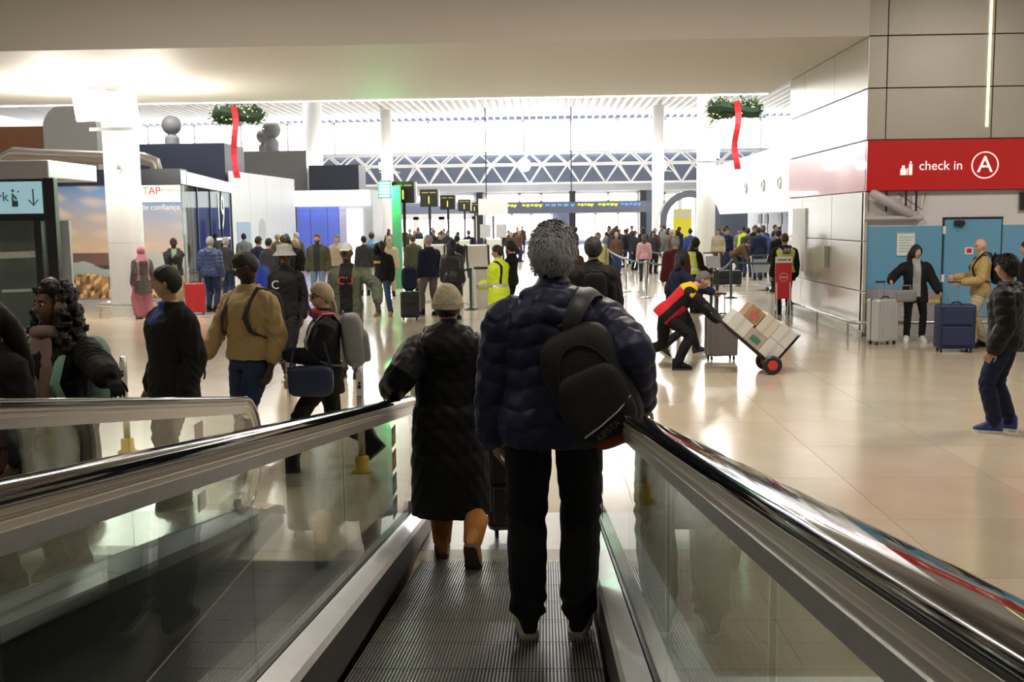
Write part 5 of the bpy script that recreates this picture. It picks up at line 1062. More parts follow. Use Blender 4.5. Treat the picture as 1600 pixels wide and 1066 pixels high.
c = MB(); c.tube([(-0.10, -0.206, -0.175), (-0.02, -0.2165, -0.155), (0.07, -0.215, -0.125), (0.135, -0.196, -0.09)], 0.0035, 5); c.build('piping', mat('pale_piping', (0.5, 0.5, 0.48), 0.5), bk)
text('lettering', 'KIPSTA', 0.036, TR(0.0, -0.218, -0.182) @ FACE_CAM @ Matrix.Rotation(math.radians(17), 4, 'Z'), mat('bag_letter', (0.10, 0.10, 0.10), 0.5), bk)
c = blob('r', (0.02, -0.1, -0.235), (0.11, 0.07, 0.035), 0.7, None, 0.01); c.build('red_base', mat('bag_red', (0.35, 0.03, 0.03), 0.6), bk, smooth=True)
# black upright suitcase ahead of him
suitcase('black upright suitcase standing between the coat woman and the navy jacket man', (-0.215, 6.86, 0.006), 4, 0.36, 0.24, 0.66, mat('case_black', (0.012, 0.012, 0.013), 0.5), False, 0.34)
# woman in long black puffer coat
y = 6.3; wm = person('woman in long black padded coat and patterned cap stepping off the walkway', (-0.585, y, 0.012), 2, 1.74, vox=0.008, build=1.08, hair=('crop', HBR), hat=('beanie', mat('camo_knit', (0.5, 0.43, 0.30), 0.9, noise=0.6, nscale=38, bump=0.5, bscale=60)), skinm=SK_L,
    top=dict(m=m_coat, g=0.05, quilt=0.15, qa=0.008, skirt=(0.34, 0.10), hood=1.25, collar=0.05, name='coat'), bottom=dict(m=K_BLACK, g=0.004, w=0.8), shoes=(mat('tan_suede', (0.42, 0.17, 0.035), 0.85, noise=0.15, nscale=20), mat('gum_sole', (0.12, 0.07, 0.03), 0.7)), boot=0.17,
    hands=(('w', -0.925, 6.22, 1.10), (0.27, 0.1, 0.86)), hand_dir=(((0, 1, -0.3), (0.2, 0, -1)), None), elbow=((-0.35, -1, -0.6), None), feet=((-0.07, 0.12, 0.0, 4, 0), (0.14, -0.28, 0.11, -8, -55)), sit=0.03)
# curly haired woman on the other walkway
y = 5.6; hw = person('curly haired woman with headphones and long scarf holding the left walkway rail', (-2.66, y, GRND2(y)), 166, 1.64, vox=0.006, build=1.1, skinm=SK_B, lip=LIPD, hair=('curly', HB), hat=('phones', mat('taupe_headset', (0.20, 0.13, 0.09), 0.5)), head=(-20, -2), gloves=K_BLACK,
    top=dict(m=K_BLACK, g=0.04, z0=-0.1, skirt=(0.62, 0.08), collar=0.03), bottom=dict(m=K_BLACK), scarf=(mat('check_scarf', (0.23, 0.15, 0.13), 0.9, noise=0.5, nscale=9), True), hands=(('w', -2.09, 5.0, 1.315), (-0.0, 0.25, 0.95)), hand_dir=(((-0.8, 0.35, -0.45), (0.3, -0.2, -1)), None), elbow=((-0.25, -0.6, -1), None), curl=0.6)
backpack('mint green backpack worn by the curly haired woman', at_person(hw, TR(0, -0.13, 1.12) @ RX(-4)), mat('mint_green', (0.16, 0.29, 0.22), 0.7, bump=0.2), mat('mint_trim', (0.2, 0.36, 0.28), 0.7), 0.34, 0.44, 0.16)
person('dark haired person cut off by the left picture edge on the walkway', (-2.74, 5.08, GRND2(5.08)), 150, 1.52, vox=0.010, hair=('long', HB), skinm=SK_B, head=(-40, 12), top=dict(m=K_BLACK, g=0.035, skirt=(0.6, 0.1)), bottom=dict(m=K_BLACK))
# man in black jacket looking left
person('man in black jacket and blue shirt looking left behind the walkway', (-2.80, 7.75, 0), 138, 1.80, vox=0.0075, build=1.1, skinm=SK_M, hair=('short', HB), head=(-38, 2), beard=None, top=dict(m=cloth('black_matte', (0.009, 0.009, 0.009)), m2=cloth('royal_blue', (0.03, 0.06, 0.25)), g=0.04, collar=0.0, z0=-0.1, skirt=(0.72, 0.03), paint=lambda lc, arm: np.where((np.abs(lc[:, 0]) < 0.05) & (lc[:, 1] > 0.03) & (lc[:, 2] > 0.40) & ~arm, 1, 0)), bottom=dict(m=K_BLACK, g=0.02), feet=((-0.12, 0.05, 0, 0, 0), (0.12, -0.08, 0, 0, 0)))
# man in tan sweater
tn = person('bearded man with glasses in tan sweater walking with backpack straps on', (-2.50, 8.78, 0), 152, 1.90, vox=0.0075, build=1.12, skinm=SK_D, lip=LIPD, hair=('crop', HB), head=(-42, 20), beard=HB, glasses='wire', top=dict(m=mat('tan_knit', (0.37, 0.26, 0.11), 0.9, noise=0.12, nscale=60, bump=0.5, bscale=45), g=0.026, z0=-0.02, sleeve=0.72, name='sweater'), bottom=dict(m=K_DENIM, g=0.022), hands=((0.0 - 0.26, 0.06, 0.84), (0.30, 0.22, 0.86)), feet=((-0.10, 0.26, 0, 0, 6), (0.10, -0.22, 0.03, 0, -22)), sit=0.02, curl=0.5)
backpack('black backpack on the back of the man in tan sweater', at_person(tn, TR(0, -0.13, 1.31)), K_BLACK, mat('strap_black', (0.012, 0.012, 0.013), 0.6), 0.30, 0.46, 0.16)
# blonde woman with sunglasses
bw = person('blonde woman with sunglasses and red scarf walking left past the walkway', (-1.88, 8.85, 0), 104, 1.66, vox=0.007, build=1.1, skinm=SK_L, hair=('pony', HBL), glasses='dark', head=(14, 6), scarf=(mat('red_pattern_scarf', (0.35, 0.03, 0.05), 0.85, noise=0.9, nscale=22), False), top=dict(m=K_BLACK, g=0.032, collar=0.02, z0=-0.1, skirt=(0.76, 0.02)), bottom=dict(m=K_BLACK, g=0.016), hands=((-0.1, 0.34, 1.06), (0.16, 0.30, 1.02)), hand_dir=(((0.2, 1, 0.2), (0.6, 0, -0.4)), ((-0.2, 1, 0.1), (-0.6, 0, -0.4))), feet=((-0.09, 0.33, 0, 0, 0), (0.09, -0.42, 0.09, 0, -38)), sit=0.06, shoes=(K_BLACK, SOLEK), boot=0.12)
backpack('grey backpack worn by the blonde woman', at_person(bw, TR(0, -0.15, 1.10) @ RX(-6)), mat('grey_canvas', (0.22, 0.22, 0.22), 0.8, bump=0.3), mat('grey_strap', (0.27, 0.27, 0.27), 0.8), 0.32, 0.46, 0.18)
hb = empty('shoulder_bag', (0, 0, 0), 0, 'dark blue shoulder bag on the hip of the blonde woman', 'bag'); hb.matrix_basis = at_person(bw, TR(-0.24, 0.13, 0.80) @ RZ(80))
c = blob('h', (0, 0, 0), (0.19, 0.06, 0.13), 0.45, None, 0); c.build('bag_body', mat('bag_navy', (0.014, 0.022, 0.07), 0.5), hb, smooth=True)
c = MB(); c.tube([(-0.17, 0, 0.1), (-0.10, -0.03, 0.36), (0.02, -0.12, 0.62)], 0.012, 6, flat=0.5); c.tube([(0.17, 0, 0.1), (0.12, -0.03, 0.36), (0.05, -0.12, 0.62)], 0.012, 6, flat=0.5); c.build('strap', mat('bag_navy', (0, 0, 0)), hb)
c = MB(); c.ball((0.2, 0.03, -0.02), (0.02, 0.02, 0.045), 8); c.ball((0.2, 0.03, 0.04), 0.022, 8); c.build('charm', K_BEIGE, hb, smooth=True)
c = MB(); c.box((-0.07, 0, 0), (0.07, 0.10, 0.004)); o = c.build('paper_slip', m_white); o.matrix_basis = at_person(bw, TR(0.04, 0.40, 1.07) @ RX(15)); tag(o, 'white paper slip in the hands of the blonde woman', 'paper')
# ------------------------------------------------------------------ middle distance, left and centre
Y = 13.9; bu = person('young man in bucket hat and black tracksuit walking toward the camera', (gx(449, Y), Y, 0), 172, 1.80, vox=0.009, skinm=SK_D, hair=None, hat=('bucket', mat('hat_grey', (0.30, 0.30, 0.29), 0.9, noise=0.4, nscale=30)), top=dict(m=K_BLACK, g=0.026, collar=0.02), bottom=dict(m=K_BLACK, g=0.03), shoes=(K_WHITE, SOLE), feet=((-0.10, 0.25, 0, 0, 8), (0.10, -0.2, 0.03, 0, -20)))
o = text('chest_letter', 'C', 0.16, TR(0.09, 0.152, 1.30) @ RZ(180) @ FACE_CAM, K_WHITE, bu['root'])
Y = 14.2; gj = person('man in open olive jacket and white cap stretching out his left arm', (gx(545, Y), Y, 0), 180, 1.83, vox=0.009, skinm=SK_D, hair=None, hat=('cap', mat('cap_grey', (0.5, 0.5, 0.48), 0.9)), top=dict(m=cloth('sage', (0.085, 0.10, 0.07)), m2=K_BLACK, g=0.03, paint=lambda lc, arm: np.where((np.abs(lc[:, 0]) < 0.085) & (lc[:, 1] > 0.02) & ~arm, 1, 0)), bottom=dict(m=K_GREY, g=0.026), hands=(('w', gx(596, Y), Y - 0.25, 1.05), None), elbow=((-1, -0.3, 0.2), None), curl=0.15)
text('shirt_letters', 'CU', 0.15, TR(0.0, 0.162, 1.33) @ RZ(180) @ FACE_CAM, mat('letter_red', (0.65, 0.05, 0.07), 0.6), gj['root'])
Y = 23.5; jm = person('man on the phone in dark jacket with orange stripe and blue jeans', (gx(600, Y), Y, 0), 165, 1.70, vox=0.011, skinm=SK_D, hair=('crop', HB), top=dict(m=K_BLACK, m2=mat('stripe_orange', (0.55, 0.3, 0.06), 0.8), g=0.035, paint=lambda lc, arm: np.where((np.abs(lc[:, 2] - 0.33) < 0.03) & (lc[:, 0] > -0.02) & ~arm & (lc[:, 1] > 0), 1, 0)), bottom=dict(m=cloth('jeans', (0.04, 0.07, 0.16))), shoes=(cloth('tan_shoe', (0.35, 0.2, 0.07)), SOLE), hands=(None, (0.12, 0.16, 1.52)), feet=((-0.2, 0.05, 0, 12, 0), (0.14, -0.02, 0, -8, 0)))
Y = 23.7; person('grey haired man in navy sweater standing beside the gate signs', (gx(672, Y), Y, 0), 40, 1.82, vox=0.011, build=1.15, skinm=SK_L, hair=('short', HG), head=(30, 0), top=dict(m=K_NAVY, g=0.03), bottom=dict(m=cloth('taupe', (0.14, 0.12, 0.11)), g=0.02), feet=((-0.10, 0.15, 0, 0, 0), (0.10, -0.15, 0, 0, 0)))
Y = 22.6; person('woman with long dark hair in black leather jacket seen from behind', (gx(708, Y), Y, 0), -15, 1.72, vox=0.011, skinm=SK_L, hair=('long', HB), top=dict(m=mat('leather', (0.02, 0.02, 0.022), 0.4), g=0.035), bottom=dict(m=K_CHAR))
Y = 17.8; person('airport worker in full yellow high visibility jacket facing left', (gx(780, Y), Y, 0), 62, 1.70, vox=0.010, build=1.15, skinm=SK_M, hair=('short', HB), head=(20, 8), top=dict(m=K_HIV, m2=K_REFL, m3=K_BLACK, g=0.045, skirt=(0.7, 0.02), collar=0.03, paint=lambda lc, arm: np.where((np.abs(lc[:, 2] - 0.12) < 0.03), 1, np.where((np.abs(np.abs(lc[:, 0]) - 0.13) < 0.025) & (lc[:, 2] > 0.15) & ~arm, 2, 0))), bottom=dict(m=K_CHAR), hands=((-0.1, 0.3, 1.05), (0.1, 0.3, 1.05)))
Y = 21.5; person('person with dark hair in black top reading by the kiosks', (gx(800, Y), Y, 0), 70, 1.70, vox=0.011, skinm=SK_M, hair=('bob', HB), head=(10, 20), top=dict(m=K_BLACK), hands=((-0.1, 0.3, 1.12), (0.1, 0.3, 1.12)))
Y = 12.2; bc = person('tall dark haired man in black coat just ahead of the navy jacket man', (gx(927, Y), Y, 0), 4, 1.90, vox=0.009, build=1.1, skinm=SK_M, hair=('thick', HB), top=dict(m=K_BLACK, g=0.045, skirt=(0.55, 0.05), collar=0.02), bottom=dict(m=K_BLACK))
backpack('flat black backpack worn by the tall man in black coat', at_person(bc, TR(0, -0.14, 1.30)), K_BLACK, K_CHAR, 0.28, 0.42, 0.09, pocket=False)
Y = 22.5; person('woman with long brown hair hidden behind the man in black coat', (gx(896, Y), Y, 0), 10, 1.66, vox=0.012, hair=('long', HBR), top=dict(m=K_BROWN), bottom=dict(m=K_BLACK))
Y = 29; person('official in yellow vest with lanyard facing the camera', (gx(935, Y), Y, 0), 180, 1.78, vox=0.012, skinm=SK_M, hair=('crop', HDB), top=dict(m=K_BEIGE, m2=K_CHAR, paint=lambda lc, arm: np.where((np.abs(lc[:, 0]) < 0.03) & (lc[:, 1] > 0), 1, 0)), vest=dict(m=K_HIV), bottom=dict(m=K_BROWN))
Y = 22.6; bs_ = suitcase('black suitcase left of the man in navy sweater', (gx(641, Y), Y, 0), 10, 0.40, 0.26, 0.62, MATS['case_black'], False, 0.3)
backpack('dark blue backpack resting on top of the black suitcase', TR(gx(641, Y), Y + 0.08, 0.90), K_NAVY, K_BLACK, 0.34, 0.5, 0.16, straps=False)
# left background group
Y = 23.6; person('woman in pink headscarf and plaid coat beside the big column', (gx(226, Y), Y, 0), 40, 1.64, vox=0.011, skinm=SK_M, hair=None, hat=('hijab', cloth('dusty_pink', (0.42, 0.16, 0.20))), top=dict(m=cloth('plaid', (0.10, 0.09, 0.09), noise=0.6), m2=cloth('dusty_pink2', (0.45, 0.22, 0.24)), g=0.03, skirt=(0.62, 0.06), paint=lambda lc, arm: np.where((np.abs(lc[:, 0]) > 0.1) & ~arm & (lc[:, 2] > 0.0), 1, 0)), bottom=dict(m=MATS['cloth_dusty_pink'], g=0.05, w=1.5))
Y = 25.6; person('man in fur trimmed dark parka and green shirt by the mural', (gx(277, Y), Y, 0), -160, 1.80, vox=0.011, skinm=SK_D, hair=('crop', HB), top=dict(m=K_CHAR, m2=cloth('mint', (0.22, 0.35, 0.24)), g=0.035, hood=1.1, paint=lambda lc, arm: np.where((np.abs(lc[:, 0]) < 0.06) & (lc[:, 1] > 0) & ~arm, 1, 0)), bottom=dict(m=K_BEIGE, g=0.02), hands=((-0.05, 0.25, 1.3), (0.12, 0.25, 1.3)))
Y = 25.2; person('grey haired person in blue puffer jacket seen from behind at left', (gx(333, Y), Y, 0), -10, 1.82, vox=0.011, build=1.15, hair=('short', HG), top=dict(m=mat('blue_puffer', (0.03, 0.05, 0.14), 0.5), g=0.05, quilt=0.09, hood=0.9), bottom=dict(m=K_DENIM))
suitcase('red suitcase beside the person in blue puffer jacket', (gx(307, 24.5), 24.5, 0), 15, 0.46, 0.28, 0.75, mat('case_red', (0.5, 0.02, 0.03), 0.4), True, 0.25)
BG = [  # px, Y, rz, h, hair, top, bottom, label
 (357, 27.5, -20, 1.78, ('short', HG), K_CHAR, K_DENIM, 'man with grey hair just right of the blue puffer jacket'),
 (408, 27.0, -30, 1.80, ('crop', HB), K_NAVY, K_BLACK, 'dark haired person in navy coat left of the bucket hat'),
 (424, 26.0, -25, 1.76, ('short', HB), K_CHAR, K_DENIM, 'person with charcoal coat and rucksack behind the bucket hat'),
 (447, 28.5, 30, 1.80, ('short', HBR), K_BLACK, K_BLACK, 'person in black coat behind the bucket hat'),
 (466, 29.0, 160, 1.70, ('long', HBL), K_BLACK, K_BLACK, 'long haired blonde person left of the olive jacket man'),
 (530, 31.0, 175, 1.78, ('crop', HDB), K_BEIGE, K_CHAR, 'man in beige top behind the white cap man'),
 (572, 30.5, 20, 1.74, ('short', HB), K_CHAR, K_GREY, 'person in charcoal coat left of the pale blue jacket'),
 (584, 33.0, 0, 1.82, ('short', HB), cloth('sky_blue', (0.10, 0.20, 0.42)), K_BEIGE, 'person in pale blue puffer jacket near the green sign'),
 (611, 30.0, 10, 1.70, ('long', HBL), cloth('cream', (0.5, 0.42, 0.3)), K_BEIGE, 'blonde woman in cream coat under the first gate sign'),
 (648, 31.0, 20, 1.74, ('short', HBR), K_OLIVE, K_OLIVE, 'person in olive clothes under the second gate sign'),
 (690, 36.0, 170, 1.76, ('short', HB), K_BLACK, K_CHAR, 'person in black facing the camera between the gate signs'),
 (716, 30.0, -20, 1.74, ('short', HB), K_BLACK, K_CHAR, 'person in black behind the leather jacket woman'),
 (1006, 36.0, 0, 1.60, ('long', HBR), cloth('pale_pink', (0.5, 0.28, 0.3)), K_CHAR, 'child like figure in pale pink coat in the queue lane'),
 (1078, 40.0, 0, 1.75, ('short', HB), K_BLUE, K_DENIM, 'person in blue jacket beside the yellow totem'),
]
for (px, Y, rz, h_, hr_, t_, b_, lb) in BG:
    person(lb, (gx(px, Y), Y, 0), rz, h_, vox=0.014, skinm=random.choice([SK_L, SK_M, SK_M]), hair=hr_, top=dict(m=t_, g=0.035), bottom=dict(m=b_, g=0.018))
Y = 27.5; person('man in olive parka and jeans walking toward the camera', (gx(500, Y), Y, 0), 180, 1.84, vox=0.011, build=1.12, skinm=SK_L, hair=('crop', HBR), beard=HBR, top=dict(m=K_OLIVE, m2=K_CHAR, g=0.045, hood=0.9, paint=lambda lc, arm: np.where((np.abs(lc[:, 0]) < 0.08) & (lc[:, 1] > 0.02) & ~arm, 1, 0)), bottom=dict(m=cloth('pale_jeans', (0.16, 0.24, 0.38))))
cb_ = empty('blue_seat_pair', (gx(401, 20), 20, 0), 0, 'bright blue rounded chair back behind the tan sweater man', 'chair')
m_bl = mat('vivid_blue', (0.015, 0.06, 0.5), 0.45)
for dx, z_, r_ in ((0, 1.33, 0.15), (0.17, 1.2, 0.13)):
    c = blob('x', (dx, 0, z_ - 0.25), (r_, 0.06, 0.38), 0.8, None, 0); c.build('backrest', m_bl, cb_, smooth=True)
c = MB(); c.rbox((-0.2, -0.25, 0.42), (0.35, 0.22, 0.52), 0.05); c.build('seat', m_bl, cb_)
for sx in (-0.15, 0.3):
    c = MB(); c.tube([(sx, 0, 0), (sx, 0, 0.9)], 0.02, 6); c.build('leg', m_steel, cb_)
# ------------------------------------------------------------------ right side
Y = 14.75; dh = person('courier in red, yellow and black jacket bending forward to push a hand truck', (gx(1040, Y), Y, 0), -92, 1.76, vox=0.0085, build=1.15, skinm=SK_L, hair=('short', HDB), lean=47, head=(-12, -6), sit=0.15,
    top=dict(m=K_BLACK, m2=K_RED, m3=K_YEL, g=0.035, paint=lambda lc, arm: np.where((lc[:, 2] > 0.40) & ~arm & (lc[:, 1] < 0.06), 2, np.where(((lc[:, 1] < -0.05) | ((lc[:, 1] > 0.06) & (lc[:, 2] < 0.25))) & ~arm & (lc[:, 2] < 0.41), 1, 0))), bottom=dict(m=K_BLACK, g=0.02), feet=((-0.10, -0.44, 0.10, 0, -52), (0.10, 0.16, 0, 0, 0)), hands=((-0.16, 0.70, 0.70), (0.16, 0.70, 0.70)), hand_dir=(((0, 1, -0.5), (0, -0.3, -1)), ((0, 1, -0.5), (0, -0.3, -1))), elbow=((-1, -0.2, 0.3), (1, -0.2, 0.3)), curl=0.7)
# hand truck loaded with boxes
ax = Vector((gx(1207, 14.15), 14.15, 0.13)); hp = Vector((gx(1118, 14.5), 14.7, 0.74)); du = Vector((hp.x - ax.x, 0, hp.z - ax.z)).normalized(); dv = Vector((-du.z, 0, du.x)) * -1
if dv.z < 0: dv = -dv
HT = Matrix(((du.x, 0, dv.x, ax.x), (0, 1, 0, 14.35), (du.z, 0, dv.z, ax.z), (0, 0, 0, 1)))
ht = empty('hand_truck', (0, 0, 0), 0, 'tilted hand truck with black tyres and red wheel hubs', 'hand truck'); ht.matrix_basis = HT
Lh_ = 1.08
for sy in (-0.17, 0.17):
    c = MB(); c.tube([(0, sy, 0.0), (Lh_, sy, 0.0)], 0.016, 8); c.build('side_tube', m_black, ht)
    c = MB(); c.tube([(Lh_ - 0.25, sy, 0), (Lh_ - 0.02, sy * 0.8, 0.03), (Lh_ + 0.12, sy * 0.8, 0.03)], 0.018, 8); c.build('grip', m_black, ht)
for u_ in (0.2, 0.5, 0.8):
    c = MB(); c.tube([(u_, -0.17, 0), (u_, 0.17, 0)], 0.012, 6); c.build('crossbar', m_black, ht)
c = MB(); c.box((-0.03, -0.2, -0.02), (-0.018, 0.2, 0.55)); c.build('toe_plate', m_black, ht)
WC = HT.inverted() @ Vector((ax.x, 14.35, 0.13))
for sy in (-0.24, 0.24):
    M = TR(WC.x, sy, WC.z) @ RX(90)
    c = MB(); c.lathe([(0.07, -0.03), (0.11, -0.035), (0.13, -0.015), (0.13, 0.015), (0.11, 0.035), (0.07, 0.03)], n=22, M=M); w_ = c.build('tyre', m_black, ht, smooth=True); c = MB(); c.lathe([(0.015, -0.036), (0.03, -0.036), (0.068, -0.03), (0.068, 0.03), (0.03, 0.036), (0.015, 0.036)], n=18, M=M); c.build('hub', mat('hub_red', (0.6, 0.04, 0.03), 0.4), w_, smooth=True)
m_bx = mat('carton_white', (0.62, 0.62, 0.60), 0.6, noise=0.04); m_brn = mat('carton_brown', (0.36, 0.23, 0.12), 0.7, noise=0.08)
BOX = [((0.0, 0.02), (0.27, 0.27), m_bx, 'white carton low on the hand truck against the toe plate'), ((0.0, 0.275), (0.27, 0.53), m_bx, 'white carton at the outer end of the toe plate'), ((0.275, 0.02), (0.53, 0.22), mat('carton_tan', (0.42, 0.36, 0.30), 0.6), 'greyish carton in the middle of the hand truck load'), ((0.275, 0.225), (0.50, 0.50), mat('carton_cream', (0.60, 0.57, 0.5), 0.5), 'cream plastic wrapped carton on top of the load'), ((0.535, 0.02), (0.84, 0.25), m_bx, 'white carton nearest to the hand truck handle'), ((0.51, 0.255), (0.74, 0.46), m_brn, 'brown cardboard box with red print on top of the load')]
for k, ((u0_, v0_), (u1_, v1_), mt, lb) in enumerate(BOX):
    b0 = empty('carton', (0, 0, 0), 0, lb, 'box', 'boxes on the hand truck'); b0.matrix_basis = HT
    c = MB(); c.box((u0_, -0.2, v0_), (u1_, 0.2, v1_)); c.build('carton_body', mt, b0, bevel=0.006)
    c = MB(); um = (u0_ + u1_) / 2; c.box((um - 0.02, -0.202, v0_ - 0.001), (um + 0.02, 0.202, v1_ + 0.001)); c.build('tape', mat('tape_%d' % k, tuple(min(1, q * 0.85) for q in mt.node_tree.nodes['Principled BSDF'].inputs['Base Color'].default_value[:3]), 0.3), b0)
    if k in (2, 5):
        c = MB(); c.box((u0_ + 0.05, -0.2035, v0_ + 0.05), (u1_ - 0.06, -0.2005, v1_ - 0.07)); c.build('print', mat('print_%d' % k, (0.05, 0.2, 0.12) if k == 2 else (0.5, 0.12, 0.1), 0.6), b0)
# people behind the courier
Y = 16.2; nv = person('dark haired person in navy jacket walking behind the courier', (gx(1062, Y), Y, 0), -75, 1.66, vox=0.010, skinm=SK_M, hair=('bob', HB), head=(150, 0) if False else (35, 0), top=dict(m=K_NAVY, g=0.035, collar=0.02), bottom=dict(m=K_BLACK), shoes=(K_CHAR, SOLE), hands=((-0.2, 0.1, 0.9), ('w', gx(1112, 16.0), 15.95, 1.0)), feet=((-0.09, 0.34, 0.0, 0, 10), (0.09, -0.32, 0.06, 0, -35)), sit=0.05)
suitcase('grey hard shell suitcase behind the courier', (gx(1127, 15.75), 15.75, 0), 8, 0.46, 0.28, 0.66, mat('case_grey', (0.13, 0.12, 0.12), 0.45), True, 0.32)
Y = 22.0; person('grey haired person in maroon jacket behind the barriers', (gx(1055, Y), Y, 0), 10, 1.74, vox=0.011, build=1.12, hair=('short', HG), top=dict(m=K_MAROON, g=0.04), bottom=dict(m=K_BLACK))
Y = 23.6; person('dark haired woman in black with a yellow high visibility vest', (gx(1085, Y), Y, 0), -65, 1.68, vox=0.011, hair=('bob', HB), top=dict(m=K_BLACK, g=0.03), vest=dict(m=K_HIV), bottom=dict(m=K_BLACK), hands=(None, ('w', gx(1108, 23.4), 23.4, 0.9)))
# worker with M on the vest and the red standing sign
Y = 23.0; mw = person('worker in yellow vest with an M on the back by the clad wall', (gx(1233, Y) - 0.12, Y, 0), 0, 1.77, vox=0.011, build=1.12, skinm=SK_M, hair=('crop', HBR), top=dict(m=K_BLACK, g=0.035, hood=0.8, skirt=(0.74, 0.03)), vest=dict(m=K_HIV), bottom=dict(m=K_BLACK))
c = MB(); c.box((-0.08, -0.205, 1.33), (0.08, -0.19, 1.47)); c.build('badge', mat('badge_dark', (0.05, 0.07, 0.1), 0.5), mw['root']); text('badge_letter', 'M', 0.15, TR(0, -0.208, 1.40) @ FACE_CAM, K_WHITE, mw['root'])
rs = empty('standing_sign', (gx(1223, 22.3), 22.3, 0), 0, 'red standing sign with a white header in front of the M worker', 'sign')
c = MB(); c.box((-0.17, -0.02, 0.40), (0.17, 0.02, 1.16)); c.build('red_board', mat('sign_red', (0.68, 0.03, 0.04), 0.5), rs)
c = MB(); c.box((-0.17, -0.022, 1.16), (0.17, 0.022, 1.29)); c.build('header', m_white, rs)
c = MB(); c.box((-0.12, -0.025, 1.215), (0.06, -0.022, 1.235)); c.box((0.1, -0.025, 1.205), (0.135, -0.022, 1.245)); tag(c.build('header_print', m_dark, rs), kind='stuff')
c = MB(); c.tube([(0.09 * math.cos(a), -0.024, 0.86 + 0.09 * math.sin(a)) for a in [2 * math.pi * k / 20 for k in range(21)]], 0.006, 5); c.build('ring', K_WHITE, rs)
c = MB(); c.box((-0.07, -0.025, 0.84), (0.07, -0.021, 0.853)); c.box((-0.07, -0.025, 0.868), (0.07, -0.021, 0.88)); tag(c.build('emblem_bars', K_WHITE, rs), kind='stuff')
for sx in (-0.14, 0.14):
    c = MB(); c.tube([(sx, 0.02, 0.9), (sx - 0.02, -0.16, 0)], 0.012, 6); c.tube([(sx, 0.03, 0.9), (sx, 0.22, 0)], 0.012, 6); c.build('leg', m_white, rs)
# couple at the check in wall
Y = 17.75; wr = person('woman in black jacket and grey top holding a silver suitcase', (gx(1428, Y), Y, 0), 172, 1.62, vox=0.0095, build=1.1, skinm=SK_L, hair=('long', HB), head=(28, 0), top=dict(m=K_BLACK, m2=cloth('heather', (0.35, 0.36, 0.37)), g=0.04, skirt=(0.72, 0.05), paint=lambda lc, arm: np.where((np.abs(lc[:, 0] ) < 0.07) & (lc[:, 1] > 0.02) & ~arm & (lc[:, 2] > -0.1), 1, 0)), bottom=dict(m=K_BLACK, g=0.01), shoes=(K_WHITE, mat('sole_white', (0.7, 0.7, 0.7), 0.5)), hands=(('w', gx(1466, 17.5), 17.5, 0.86), ('w', gx(1392, 17.5), 17.55, 1.04)), feet=((-0.13, 0.05, 0, 10, 0), (0.13, 0.05, 0, -12, 0)))
suitcase('silver ribbed suitcase standing by the woman in black jacket', (gx(1379, 17.45), 17.45, 0), 20, 0.46, 0.27, 0.76, mat('case_silver', (0.55, 0.56, 0.57), 0.3, metal=0.4), True, 0.27, ribs=6)
gb = empty('handbag', (gx(1415, 17.4), 17.42, 0.80), math.radians(6), 'grey handbag carried in front of the woman in black jacket', 'bag')
c = blob('h', (0, 0, 0), (0.17, 0.06, 0.10), 0.4, None, 0); c.build('bag_body', mat('bag_grey', (0.22, 0.22, 0.22), 0.6), gb, smooth=True); c = MB(); c.tube([(-0.08, 0, 0.08), (-0.07, 0, 0.17), (0.07, 0, 0.17), (0.08, 0, 0.08)], 0.012, 6); c.build('handle', MATS['bag_grey'], gb)
c = MB(); c.tube([(0.15, 0.0, 0.08), (0.22, 0.12, 0.35), (0.2, 0.22, 0.55)], 0.008, 5); c.build('strap', MATS['bag_grey'], gb)
Y = 16.9; bm_ = person('bald man in tan jacket pulling a dark blue suitcase', (gx(1530, Y), Y, 0), 78, 1.74, vox=0.0095, build=1.12, skinm=SK_L, hair=None, head=(14, 18), top=dict(m=cloth('khaki', (0.40, 0.29, 0.13)), g=0.03, collar=0.03), bottom=dict(m=cloth('stone', (0.48, 0.40, 0.28)), g=0.02), hands=(('w', gx(1503, 16.7), 16.72, 1.06), ('w', gx(1492, 17.0), 17.05, 1.12)), feet=((-0.1, 0.1, 0, 0, 0), (0.1, -0.1, 0, 0, 0)))
backpack('black backpack on the back of the bald man', at_person(bm_, TR(0, -0.16, 1.25)), K_BLACK, K_BLACK, 0.32, 0.48, 0.18)
suitcase('large dark blue soft suitcase in front of the bald man', (gx(1492, 16.4), 16.4, 0), -6, 0.56, 0.32, 0.74, mat('case_blue', (0.012, 0.022, 0.075), 0.55, bump=0.2, bscale=120), False, 0.34)
Y = 10.2; person('man in black padded jacket with blue and white sneakers at right edge', (gx(1573, Y), Y, 0), 55, 1.72, vox=0.008, build=1.2, hair=('thick', HB), skinm=SK_M, top=dict(m=m_coat, g=0.05, quilt=0.1, hood=0.8, z0=-0.1), bottom=dict(m=cloth('dark_denim', (0.013, 0.019, 0.045)), g=0.026), shoes=(mat('sneaker_blue', (0.03, 0.05, 0.25), 0.6, noise=0.9, nscale=18), K_WHITE), feet=((-0.10, 0.05, 0, 8, 0), (0.10, -0.04, 0, -2, 0)))
Y = 16.4; person('dark haired person mostly hidden behind the man at the right edge', (gx(1602, Y), Y, 0), 60, 1.70, vox=0.012, hair=('short', HB), top=dict(m=K_BLACK, g=0.03))
